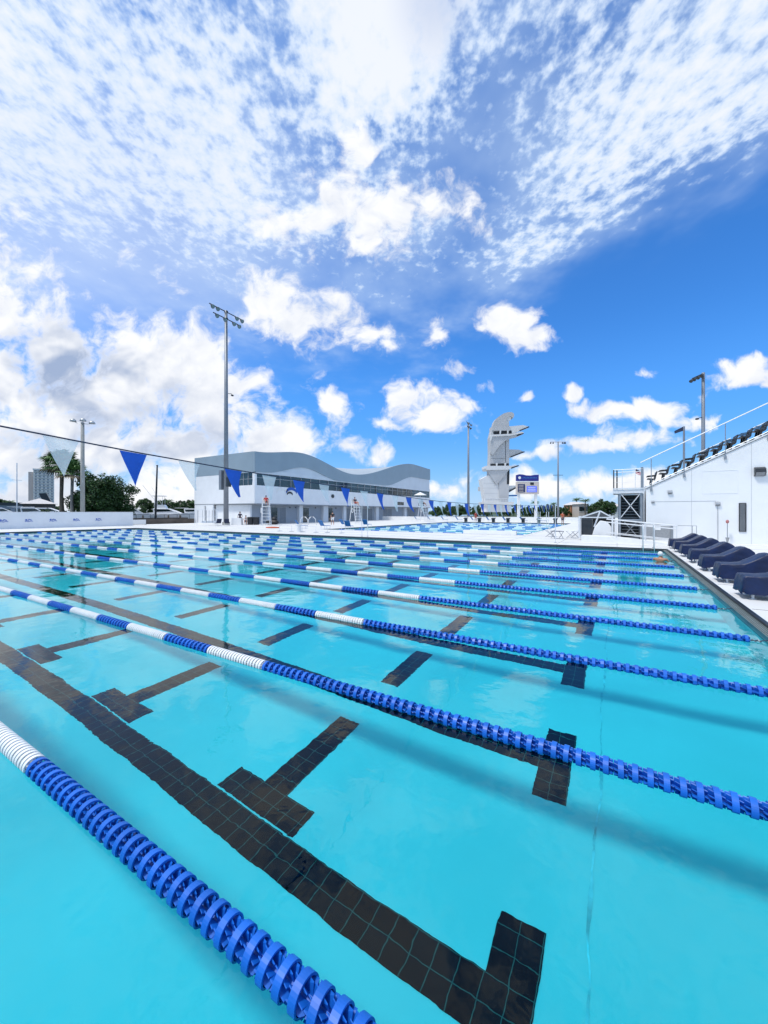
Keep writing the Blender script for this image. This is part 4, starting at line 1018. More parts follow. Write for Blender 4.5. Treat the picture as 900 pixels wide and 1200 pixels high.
def palm_mb(R, n, seed, leaf_w=.05, droop=1.0, fan=False):
    rnd = random.Random(seed); g = MB(); dead = MB()
    for i in range(n):
        az = i*2.399+rnd.uniform(-.3,.3); el = rnd.uniform(-.35,1.4) if fan else rnd.uniform(-.15,1.2)
        L = R*rnd.uniform(.8,1.1); tgt = dead if el < -.2 else g
        if fan:   # stalk and a round fan of leaflets
            dx, dy, dz = math.cos(az)*math.cos(el), math.sin(az)*math.cos(el), math.sin(el)
            s = Vector((dx,dy,dz)); p = s*L*.5
            tgt.tube([(0,0,0), tuple(p*.6+Vector((0,0,.03*L))), tuple(p)], R*.012, 4)
            side = s.cross(Vector((0,0,1))); side.normalize(); upv = side.cross(s)
            for k in range(15):
                a = (k/14-.5)*3.3
                d = (s*math.cos(a)+side*math.sin(a)); ll = L*.52*(.75+.25*math.cos(a))
                tip = p+d*ll+Vector((0,0,-abs(ll)*.28*droop*rnd.uniform(.5,1.4))); mid = p+d*ll*.6+upv*.04*L
                w = d.cross(upv).normalized()*R*.035
                j = len(tgt.v)
                tgt.add([tuple(p),tuple(mid-w),tuple(tip),tuple(mid+w)], [(0,1,2,3)])
        else:
            pts = []
            for q in range(8):
                f = q/7; e = el-f*f*1.5*droop
                if q == 0: pts.append(Vector((0,0,0)))
                else: pts.append(pts[-1]+Vector((math.cos(az)*math.cos(e),math.sin(az)*math.cos(e),math.sin(e)))*L/7)
            tgt.tube(pts, [R*.014*(1-.8*k/7) for k in range(8)], 4)
            for q in range(1,8):
                d = (pts[q]-pts[q-1]).normalized(); sd = d.cross(Vector((0,0,1))).normalized()
                for sgn in (-1,1):
                    for h_ in (.0,.33,.66):
                        b = pts[q-1].lerp(pts[q],h_); ll = L*.26*math.sin(math.pi*min(.95,(q-1+h_)/7+.1))
                        tip = b+sd*sgn*ll*.75+d*ll*.5+Vector((0,0,-ll*.45*rnd.uniform(.6,1.3))); w = d*R*.02
                        tgt.add([tuple(b-w),tuple(b+w),tuple(tip)], [(0,1,2)])
    return g, dead
def make_palm(name, label, h, R, n, seed, fan, trunk='trunk', group=None):
    t = thing(name, label, 'palm tree', (0,0,0), group=group); rnd = random.Random(seed)
    b = rnd.uniform(-.03,.03)*h
    MB().tube([(0,0,0),(b,b*.5,h*.5),(b*.3,0,h)], [R*.12,R*.075,R*.085], 10).build('trunk', M[trunk], t, world=False)
    g, d = palm_mb(R, n, seed, fan=fan)
    o = g.build('crown', M['palm_leaf'], t, world=False); o.location = (b*.3,0,h)
    if d.v:
        o = d.build('dead_fronds', M['palm_dead'], t, world=False); o.location = (b*.3,0,h)
    return t
def build_trees():
    p = make_palm('fan_palm', 'taller fan palm with shaggy brown skirt left of the round lamp post', 9.6, 3.5, 54, 3, True); place(p, (-78.4, 27.6, -.15))
    p = make_palm('fan_palm', 'shorter fan palm with pale trunk touching the lamp post', 8.2, 2.7, 40, 8, True, 'trunk_pale'); place(p, (-75.4, 27.9, -.15))
    f = make_tree('broadleaf_tree', 'big dense dark green rounded tree right of the palms', 4.5, 3.0, 'leaf_dark', 5, 190, 130, .22, squash=.84); place(f, (-75.0, 31.8, -.15))
    b = make_tree('shrub', 'bushy green shrub at the foot of the two palms', 1.7, .9, 'leaf_mid', 6, 40, 50, .12); place(b, (-80, 26.6, -.15))
    # far trees: two kinds of broadleaf and one palm, copied
    G = 'distant trees along the skyline'
    A = [make_tree('distant_tree', 'x', 3.6, 2.6, 'leaf_dark', 11, 50, 45, .38, G), make_tree('distant_tree', 'x', 3.2, 3.4, 'leaf_mid', 12, 45, 45, .36, G, 1.0), make_tree('distant_tree', 'x', 4.2, 2.2, 'leaf_dark', 13, 55, 45, .4, G, .62)]
    Pm = make_palm('distant_palm', 'x', 7.0, 2.6, 24, 21, False, 'trunk', 'distant palms along the skyline')
    used = set(); rnd = random.Random(9)
    def putf(kind, px_, t_, h_px, lab):
        a = (px_-450)/455; x = t_*(CS*a-SN); y = t_*(SN*a+CS)
        src = Pm if kind == 'p' else A[kind]
        base = {0:6.6,1:7.9,2:5.6,'p':9.2}[kind]
        sc = (1.98+h_px/455*t_)/base
        o = src if kind not in used else copy_tree(src); used.add(kind)
        place(o, (x, y, -.15), rnd.uniform(0,6.28), lab, sc)
    left = [(0,9),(1,24),(2,14)]
    L = [  # kind, bearing column, distance, rise above eye level, where
        (1,4,140,16,'dark tree at the left edge behind the low white wall'),(0,22,150,9,'small tree just right of the thin white mast'),(2,63,125,8,'low bushy tree between the hotel and the palms'),
        (2,150,120,7,'low dark tree at the right foot of the big round tree'),(1,168,150,17,'taller clump of trees right of the big round tree'),(0,180,155,13,'tree behind the leaning dark pole'),(1,190,150,15,'tree above the sport boat cabin'),
        (0,201,160,14,'tree between the boats and the pool house'),(2,210,150,12,'wide low tree behind the boats'),(1,222,155,15,'tree close to the left corner of the pool house'),(0,233,160,13,'tree half hidden by the left end of the pool house')]
    R = [(2,512,150,6),(0,524,150,9),(2,537,160,8),(1,548,170,8),(2,560,150,7),(0,598,160,8),(1,606,175,10),(2,634,165,7),(0,624,150,7),(2,642,165,8),(1,648,180,9),(0,662,170,7),(1,667,175,9),(0,690,170,9),(2,697,165,9),(1,703,150,14),(0,708,148,15),(1,713,150,12),(0,590,170,6),(2,618,160,6),(2,655,150,5),(0,572,155,6),(2,722,170,9)]
    for q in L: putf(*q)
    wh = ['left of the diving tower, behind the shade sails','under the diving tower podium','beside the scoreboard columns','right of the scoreboard','behind the orange house','between the orange house and the stair tower']
    for i, q in enumerate(R):
        w = wh[0] if q[1] < 552 else wh[1] if q[1] < 600 else wh[2] if q[1] < 632 else wh[3] if q[1] < 668 else wh[4] if q[1] < 700 else wh[5]
        kd = {0:'small rounded dark tree','1':'','1x':''}.get(q[0], None)
        kd = ['rounded dark tree','upright mid green tree','low spreading dark tree'][q[0]]
        putf(*q, '%s %s, %d from left' % (kd, w, 1+sum(1 for z in R[:] if z[1] < q[1] and (wh[0] if z[1] < 552 else wh[1] if z[1] < 600 else wh[2] if z[1] < 632 else wh[3] if z[1] < 668 else wh[4] if z[1] < 700 else wh[5]) == w)))
    for px_, t_, h_, lab in ((627,150,16,'small palm showing between the scoreboard columns'),(649,160,14,'palm just left of the thin mast right of the scoreboard'),(676,190,20,'thin palm above the roof of the orange house'),(686,160,19,'bushy palm right of the orange house'),(697,150,13,'low palm between the orange house and the dark tall trees'),
                             (168,150,18,'palm poking above the trees left of the leaning pole'),(198,150,18,'palm standing behind the sport boat'),(228,140,17,'palm at the left corner of the pool house'),(12,140,17,'palm at the left edge by the grey roof')):
        putf('p', px_, t_, h_, lab)
# ------------------------------------------------------------------ far houses, boats
def box_local(mb, *a): return mb.box(*a)
def build_far():
    # high rise hotel
    t = thing('hotel_tower', 'pale high rise tower with rows of dark windows behind the palms', 'high rise', (-532, 171, -.15), math.radians(72))
    W, D, H = 17, 12, 48
    MB().box(-W/2,W/2,0,D,0,H).build('tower_block', M['hotel'], t, world=False)
    MB().box(-W/2-4,-W/2-.01,2,D-2,0,H-3).build('stair_block', M['cream'], t, world=False)
    MB().box(-W/2-.5,W/2+.5,-1.0,-.01,H-1.2,H+.6).build('parapet', M['hotel'], t, world=False)
    first = None
    for r in range(15):
        for c in range(5):
            if first is None:
                first = MB().box(-.75,.75,-.3,-.02,0,1.15).build('window', M['hotel_glass'], t, world=False); o = first
                MB().box(-1.4,1.4,-1.2,-.31,-.6,-.1).build('balcony_front', M['hotel'], first, world=False)
            else:
                o = first.copy(); COL.objects.link(o); o.parent = t; b = first.children[0].copy(); COL.objects.link(b); b.parent = o
            o.location = (-W/2+1.9+c*3.3, 0, 3+r*3.05)
    # low grey building and pavilion on the left
    l = thing('harbour_building', 'low grey flat roofed building behind the wall at the left edge', 'building', (-175, 48, -.15), math.radians(68))
    MB().box(-11,7,0,8,0,4.6).build('wall', M['ground_wall'], l, world=False)
    MB().box(-12,8,-1,9,4.6,5.3).build('roof', M['dark_fixture'], l, world=False)
    MB().prism([(6.5,8.6),(8.5,8.8),(11.5,1.5),(9.5,1.2)], 'y', 0, 4).build('slanting_wing', M['dark_fixture'], l, world=False)
    for q in range(5): MB().box(-9+q*3.2,-7+q*3.2,-.06,-.005,1.2,3.2).build('window', M['glass_dark'], l, world=False)
    p = thing('pavilion', 'small open pavilion with white roof in front of the high rise', 'pavilion', (-140, 44, -.15), math.radians(70))
    MB().add([(-4,-3,4.4),(4,-3,4.4),(4,3,4.4),(-4,3,4.4),(0,0,6.0)], [(0,1,4),(1,2,4),(2,3,4),(3,0,4),(3,2,1,0)]).build('roof', M['roof_pale'], p, world=False)
    MB().box(-3.4,3.4,-2.4,2.4,2.6,4.3).build('dark_fascia', M['seawall'], p, world=False)  # dark brown box below the pavilion roof
    for sx in (-3.3,3.3):
        for sy in (-2.3,2.3): MB().box(sx-.15,sx+.15,sy-.15,sy+.15,0,2.6).build('post', M['trunk'], p, world=False)
    def house(name, label, x, y, w, d, h, roof_h, wm, rm, rz=TH):
        t = thing(name, label, 'house', (x, y, -.15), rz)
        MB().box(-w/2,w/2,0,d,0,h).build('wall', M[wm], t, world=False)
        MB().add([(-w/2-.5,-.5,h),(w/2+.5,-.5,h),(w/2+.5,d+.5,h),(-w/2-.5,d+.5,h),(-w/4,d/2,h+roof_h),(w/4,d/2,h+roof_h)], [(0,1,5,4),(1,2,5),(2,3,4,5),(3,0,4),(3,2,1,0)]).build('roof', M[rm], t, world=False)
        for q in range(3):
            wd = MB().box(-w/2+w*(q+.5)/3-.6,-w/2+w*(q+.5)/3+.6,-.08,-.005,h*.45,h*.8).build('window', M['glass_dark'], t, world=False)
            MB().box(-w/2+w*(q+.5)/3-.7,-w/2+w*(q+.5)/3+.7,-.12,-.085,h*.42,h*.45).build('sill', M['white_paint'], wd, world=False)
        return t
    house('house', 'orange walled house with pale hip roof on the skyline right of the scoreboard', -14.4, 189.6, 6.5, 7, 5.2, 1.4, 'orange_wall', 'roof_pale')
    house('house', 'cream house with balcony just right of the orange house', -12.0, 181, 3.4, 6, 5.4, .8, 'cream', 'roof_pale')
    house('house', 'white house with pale roof glimpsed left of the stair tower', -.6, 182, 6.0, 8, 4.4, 1.6, 'white_paint', 'roof_pale')
    # boats
    def boat(label, x, y, rz, L, kind, group='boats moored in the marina'):
        t = thing('motor_boat', label, 'boat', (x, y, 0), rz, group)
        h = 1.25; B = L*.15; vs = []; st = 9
        for i in range(st):
            f = i/(st-1); xx = -L/2+L*f; w = B*(1-max(0,(f-.45)/.55)**2.2)+.02; zt = h*(1+.55*f*f)
            vs += [(xx,-w,zt),(xx,-w*.82,.12),(xx,0,-.25),(xx,w*.82,.12),(xx,w,zt)]
        fs = []
        for i in range(st-1):
            for s_ in range(4): fs.append((i*5+s_,(i+1)*5+s_,(i+1)*5+s_+1,i*5+s_+1))
        fs += [(0,1,2,3,4)] + [((i)*5+4,(i+1)*5+4,(i+1)*5,i*5) for i in range(st-1)]
        MB().add(vs, fs).build('hull', M['boat_white'], t, world=False)
        c = MB().prism([(-L*.12,h),(L*.30,h+.3),(L*.20,h+.9),(L*.08,h+1.5),(-L*.14,h+1.5)], 'y', -B*.7, B*.7).build('cabin', M['boat_white'], t, world=False, bevel=.08)
        MB().prism([(-L*.10,h+.75),(L*.165,h+.9),(L*.10,h+1.32),(-L*.12,h+1.32)], 'y', -B*.715, B*.715).build('cabin_window', M['glass_dark'], c, world=False)
        if kind == 'sport':
            MB().prism([(-L*.12,h+1.5),(L*.05,h+1.5),(L*.02,h+2.3),(-L*.12,h+2.3)], 'y', -B*.5, B*.5).build('flybridge', M['boat_white'], t, world=False)
            a = MB()
            for sx in (-L*.12, L*.0):
                for sy in (-B*.5, B*.5): a.tube([(sx,sy,h+2.2),(sx,sy*.8,h+4.2)], .04, 5)
            for sy in (-1,1): a.tube([(-L*.02,sy*B*.6,h+1.6),(-L*.25,sy*B*1.5,h+6.4)], .03, 5)
            a.build('tower_frame', M['steel_white'], t, world=False)
            MB().box(-L*.16,L*.03,-B*.55,B*.55,h+4.2,h+4.3).build('hard_top', M['boat_white'], t, world=False)
        else:
            MB().box(-L*.35,-L*.12,-B*.6,B*.6,h+1.6,h+1.68).build('awning', M['white_cloth'], t, world=False)
        return t
    boat('white cabin cruiser moored right of the big round tree', -88, 42.5, 1.2, 9, 'cruiser')
    boat('white sport fishing boat with tall frame and outriggers near the pool house', -86, 48.6, .8, 13, 'sport')
    boat('white cruiser partly hidden by the left corner of the pool house', -84, 54.0, .6, 10, 'cruiser')
    boat('white boat with low awning behind the wall, below the high rise', -92, 29.5, 1.1, 12, 'cruiser')
    boat('white motor boat behind the wall at the left edge of the photo', -96, 24.0, 1.3, 10, 'cruiser')
    boat('white sport boat behind the wall between the two palms and the mast', -88, 26.3, 1.2, 8, 'cruiser')
    s = thing('mast', 'thin white sailing mast rising over the wall at the left', 'mast', (-105, 29.4, 0))
    MB().tube([(-105,29.4,0),(-105,29.4,12.0)], [.12,.08], 8).build('spar', M['steel_white'], s)
    MB().tube([(-105,28.6,8.5),(-105,30.2,8.5)], .04, 6).build('spreader', M['steel_white'], s)
    d = thing('dock', 'weathered timber dock with piles beneath the moored boats', 'dock', (-83, 44, 0))
    MB().box(-84,-82,36,60,.5,.75).build('deck_boards', M['seawall'], d)
    for i in range(9): MB().tube([(-82.1,37+2.6*i,-.3),(-82.1,37+2.6*i,1.3)], .16, 8).build('pile', M['trunk'], d)
    # white strip and black starting blocks beyond the competition pool
    w = thing('bulkhead_wall', 'long low white wall beyond the farther pool, below the skyline trees', 'wall', (-25, 76, .12))
    MB().box(-46,-1,76,76.4,.12,1.0).build('wall_slab', M['white_paint'], w)
    def sblock(x, lab):
        t = thing('starting_block', lab, 'starting block', (x, 70.6, .12), group='dark starting blocks beyond the farther pool')
        MB().prism([(-.05,.55),(.7,.75),(.7,.82),(-.05,.62)], 'x', -.35, .35).build('platform', M['black'], t, world=False)
        MB().box(-.25,.25,.15,.55,.0,.66).build('pedestal', M['dark_fixture'], t, world=False)
    for i, x in enumerate((-24.5,-21.9,-19.3,-16.7,-14.1,-11.5,-8.9)):
        sblock(x, 'dark starting block beyond the farther pool, number %s from the left' % ['one','two','three','four','five','six','seven'][i])
    # thin dark lane lines in the competition pool
    for i in range(9):
        y = 34.8+3.9*i; mb = MB(); x = CX0+.3; k = 0; rq = random.Random(i*7+1)
        while x < CX1-.4:
            mb.cur = k % 2; x2 = min(x+rq.uniform(.6,1.5), CX1-.3); mb.tube([(x,y,.02),(x2,y,.02)], .05, 6); x = x2; k += 1
        o = mb.build('lane_rope', [M['float_blue'], M['float_white']])
        tag(o, 'blue and white lane rope in the farther pool, %s from its near side' % (['first','second','third','fourth','fifth','sixth','seventh','eighth','ninth'][i]), 'lane rope', 'lane ropes in the farther pool')
# ------------------------------------------------------------------ people
def skin_mesh(name, verts, edges, m, parent, root=0, sub=2):
    me = bpy.data.meshes.new(name); me.from_pydata([v[:3] for v in verts], edges, []); me.materials.append(m)
    o = bpy.data.objects.new(name, me); COL.objects.link(o); o.parent = parent
    md = o.modifiers.new('skin', 'SKIN'); md.use_smooth_shade = True
    sv = me.skin_vertices[0].data
    for i, v in enumerate(verts): sv[i].radius = (v[3], v[4] if len(v) > 4 else v[3]); sv[i].use_root = (i == root)
    sb = o.modifiers.new('sub', 'SUBSURF'); sb.levels = 1; sb.render_levels = sub
    return o
def lerp(a, b, f): return tuple(a[i]+(b[i]-a[i])*f for i in range(3))
def person(label, loc, rz, J, shirt=None, shorts=None, hair='hair', skin='skin', cap=None, group=None, sc=1.0):
    """J: joints in metres: pel, chest, neck, head, top, and l/r sh el wr hand hip knee ank toe"""
    t = thing('person', label, 'person', loc, rz, group); t.scale = (sc,)*3
    V = []; E = []
    def v(p, r, r2=None): V.append((*p, r, r2 or r)); return len(V)-1
    def e(a, b): E.append((a, b)); return b
    pel = v(J['pel'], .125, .10); sp = e(pel, v(lerp(J['pel'],J['chest'],.5), .115, .09)); ch = e(sp, v(J['chest'], .15, .10)); nk = e(ch, v(J['neck'], .052))
    hd = e(nk, v(J['head'], .075, .085)); tp = e(hd, v(J['top'], .06, .07))
    h = Vector(J['head']); fw = Vector(J.get('face', (0,1,0))).normalized()
    nose = e(hd, v(tuple(h+fw*.105), .012))
    for s in 'lr':
        sh = e(ch, v(J[s+'sh'], .055)); el = e(sh, v(J[s+'el'], .038)); wr = e(el, v(J[s+'wr'], .026)); 
        w, hn = Vector(J[s+'wr']), Vector(J[s+'hand']); d = (hn-w).normalized(); sd = d.cross(Vector((0,0,1)) if abs(d.z) < .8 else Vector((0,1,0))).normalized(); nn = d.cross(sd)
        pa = e(wr, v(tuple(hn), .030, .016))
        for k, (o_, L) in enumerate(((-.032,.072),(-.011,.082),(.011,.078),(.032,.062))):
            b = e(pa, v(tuple(hn+d*.035+sd*o_), .009)); m_ = e(b, v(tuple(hn+d*(.035+L*.5)+sd*o_*1.1+nn*.008), .008)); e(m_, v(tuple(hn+d*(.035+L*.9)+sd*o_*1.1+nn*.03), .007))
        b = e(pa, v(tuple(hn-sd*.04), .010)); e(b, v(tuple(hn-sd*.06+d*.035+nn*.01), .008))
        hp = e(pel, v(J[s+'hip'], .085)); kn = e(hp, v(J[s+'knee'], .056)); an = e(kn, v(J[s+'ank'], .036)); e(an, v(J[s+'toe'], .032, .022))
    skin_mesh('body', V, E, M[skin], t)
    if shirt:
        V2 = []; E2 = []
        def v2(p, r, r2=None): V2.append((*p, r, r2 or r)); return len(V2)-1
        a = v2(J['pel'], .14, .115); b = v2(lerp(J['pel'],J['chest'],.5), .13, .105); c = v2(J['chest'], .165, .115); d = v2(lerp(J['chest'],J['neck'],.6), .08); E2 += [(a,b),(b,c),(c,d)]
        for s in 'lr':
            q = v2(J[s+'sh'], .066); r_ = v2(lerp(J[s+'sh'],J[s+'el'],.7), .055); E2 += [(c,q),(q,r_)]
        skin_mesh('shirt', V2, E2, M[shirt], t)
    if shorts:
        V3 = []; E3 = []
        def v3(p, r, r2=None): V3.append((*p, r, r2 or r)); return len(V3)-1
        a = v3(J['pel'], .145, .12)
        for s in 'lr':
            q = v3(J[s+'hip'], .10); r_ = v3(lerp(J[s+'hip'],J[s+'knee'],.8), .078); E3 += [(a,q),(q,r_)]
        skin_mesh('shorts', V3, E3, M[shorts], t)
    hm = MB(); c = h*.55+Vector(J['top'])*.45-fw*.018
    hm.ball(tuple(c), (.092,.098,.105) , 12, 8)
    hm.build('cap' if cap else 'hair', M[cap or hair], t, world=False, smooth=True)
    return t
def J_stand(stride=0, arm=0):
    s = stride
    return dict(pel=(0,0,.95), chest=(0,0,1.34), neck=(0,.01,1.50), head=(0,.03,1.62), top=(0,.02,1.70),
        lsh=(-.19,0,1.42), lel=(-.25,-.05-arm*.2,1.13), lwr=(-.26,.05+arm*.1,.90), lhand=(-.26,.09+arm*.1,.82),
        rsh=(.19,0,1.42), rel=(.25,.02+arm*.1,1.13), rwr=(.25,.16+arm*.2,.93), rhand=(.25,.22+arm*.2,.87),
        lhip=(-.10,0,.90), lknee=(-.11,.10*s+.02,.50), lank=(-.11,.22*s-.02,.09), ltoe=(-.12,.22*s+.13,.04),
        rhip=(.10,0,.90), rknee=(.11,.06-.02*s,.50), rank=(.11,-.24*s-.02,.09), rtoe=(.12,-.24*s+.13,.04))
def J_sit(lean=-.18, knee=.46, foot=.02, fwd=.46):
    return dict(pel=(0,0,.10), chest=(0,lean,.50), neck=(0,lean*1.15,.66), head=(0,lean*1.1+.02,.78), top=(0,lean*1.1,.86),
        lsh=(-.19,lean,.57), lel=(-.30,lean+.12,.34), lwr=(-.20,lean+.36,.28), lhand=(-.16,lean+.42,.26),
        rsh=(.19,lean,.57), rel=(.30,lean+.12,.34), rwr=(.20,lean+.36,.28), rhand=(.16,lean+.42,.26),
        lhip=(-.10,.02,.08), lknee=(-.13,fwd,.14+foot), lank=(-.13,fwd+.12,-.28+foot), ltoe=(-.13,fwd+.26,-.32+foot),
        rhip=(.10,.02,.08), rknee=(.14,fwd-.04,.22+foot), rank=(.13,fwd+.2,-.18+foot), rtoe=(.13,fwd+.32,-.22+foot))
def guard_chair(label, x, y, rz, H=2.6, s=1.0, umbrella=False):
    t = thing('lifeguard_chair', label, 'lifeguard chair', (x, y, .12), rz); t.scale = (s,)*3
    w = .42
    for sx in (-1,1):
        MB().bar((sx*(w+.12),.75,0),(sx*w,.10,H),.07).build('leg', M['steel_white'], t, world=False)
        MB().bar((sx*(w+.12),-.75,0),(sx*w,-.35,H),.07).build('leg', M['steel_white'], t, world=False)
    n = 6
    for k in range(n):
        f = (k+.6)/n*.9; MB().box(-w-.08,w+.08,.72-.62*f,.92-.62*f,H*f-.03,H*f+.03).build('step', M['white_paint'], t, world=False)
    MB().box(-w-.05,w+.05,-.45,.18,H,H+.06).build('seat', M['white_paint'], t, world=False)
    MB().prism([(-.45,H+.06),(-.38,H+.06),(-.50,H+.75),(-.57,H+.75)], 'x', -w, w).build('backrest', M['white_paint'], t, world=False)
    for sx in (-1,1): MB().tube([(sx*(w+.03),.16,H+.02),(sx*(w+.03),.14,H+.32),(sx*(w+.03),-.45,H+.34)], .022, 6).build('armrest', M['steel_white'], t, world=False)
    MB().box(-w-.02,w+.02,.18,.55,H-.42,H-.37).build('foot_rest', M['white_paint'], t, world=False)
    rg = MB(); pts = [(w+.18, .05+.2*math.cos(k*math.pi/6), H-.9+.3*math.sin(k*math.pi/6)) for k in range(13)]; rg.tube(pts, .035, 6); rg.build('life_ring', M['white_paint'], t, world=False)
    if umbrella:
        MB().tube([(-.1,-.5,H),(-.1,-.5,H+1.9)], .025, 6).build('umbrella_pole', M['steel_white'], t, world=False)
        vs = [(-.1,-.5,H+2.1)]+[(-.1+1.1*math.cos(k*math.pi/5),-.5+1.1*math.sin(k*math.pi/5),H+1.6) for k in range(10)]
        MB().add(vs, [(0,1+k,1+(k+1)%10) for k in range(10)]).build('umbrella_canopy', M['white_cloth'], t, world=False)
    return t
def build_people():
    S_ = 1.12
    guard_chair('tall white lifeguard chair with a seated guard, in front of the pool house corner', -42.0, 38.0, -2.2, 2.75, S_)
    person('seated lifeguard leaning back in red clothing on the nearer tall white chair', (-42.0+.05, 38.0, .12+2.83*S_), -2.2, J_sit(-.34), 'red_cloth', 'navy_cloth', skin='skin_tan', sc=S_)
    guard_chair('tall lifeguard chair halfway along the pool house front', -34.9, 49.6, -1.9, 2.75, S_)
    person('seated lifeguard in dark clothing on the chair midway along the building', (-34.9, 49.6, .12+2.83*S_), -1.9, J_sit(-.2), 'navy_cloth', 'red_cloth', sc=S_)
    guard_chair('farthest lifeguard chair, shaded by a white umbrella, near the building end', -33.0, 69.9, -1.6, 2.75, 1.2, True)
    person('person sitting under the white umbrella of the farthest lifeguard chair', (-33.0, 69.9, .12+2.83*1.2), -1.6, J_sit(-.15), 'navy_cloth', 'navy_cloth', sc=1.2)
    person('person in a black shirt walking in front of the building doors', (-34.3, 43.1, .12), 1.0, J_stand(.6,.5), 'black', 'white_cloth', sc=1.13)
    person('person in dark clothes standing behind the white draped table', (-47.7, 38.2, .12), -2.6, J_stand(.1,.6), 'navy_cloth', 'navy_cloth', sc=1.1)
    person('person sitting on the low stool left of the two black bins', (-46.4, 38.2, .12+.42), -2.4, J_sit(.12,fwd=.40), 'white_cloth', 'navy_cloth', sc=1.05)
    tag(MB().tube([(-46.4,38.2,.12),(-46.4,38.2,.56)], [.20,.18], 12).build('stool', M['white_paint']), 'low round white stool under the sitting person near the bins', 'stool')
    person('person in red standing at the far side of the farther pool', (-23.6, 74.0, .12), -2.4, J_stand(.1,.2), 'red_cloth', 'red_cloth', sc=1.1)
    person('person in orange top by the tents at the far deck', (-6.6, 60, .12), -2.4, J_stand(.1,.2), 'orange', 'navy_cloth', sc=1.1)
    # swimmer resting at the corner, seen from behind, in the water to the shoulders
    J = dict(pel=(0,.02,-.52), chest=(0,0,-.10), neck=(0,.02,.05), head=(0,.03,.16), top=(0,.03,.24),
        lsh=(-.20,0,.0), lel=(-.33,.10,-.20), lwr=(-.30,.32,-.22), lhand=(-.28,.40,-.22),
        rsh=(.20,0,.0), rel=(.33,.10,-.20), rwr=(.30,.32,-.22), rhand=(.28,.40,-.22),
        lhip=(-.10,.02,-.57), lknee=(-.14,.18,-.92), lank=(-.13,.0,-1.25), ltoe=(-.13,.1,-1.34),
        rhip=(.10,.02,-.57), rknee=(.15,.15,-.92), rank=(.13,-.04,-1.25), rtoe=(.13,.08,-1.34))
    p = person('swimmer with a white cap and bare tanned shoulders in the far right pool corner', (1.50, 19.2, .09), math.radians(-20), J, None, 'navy_cloth', cap='white_cloth', skin='skin_tan')
    for c in p.children: recv(c)
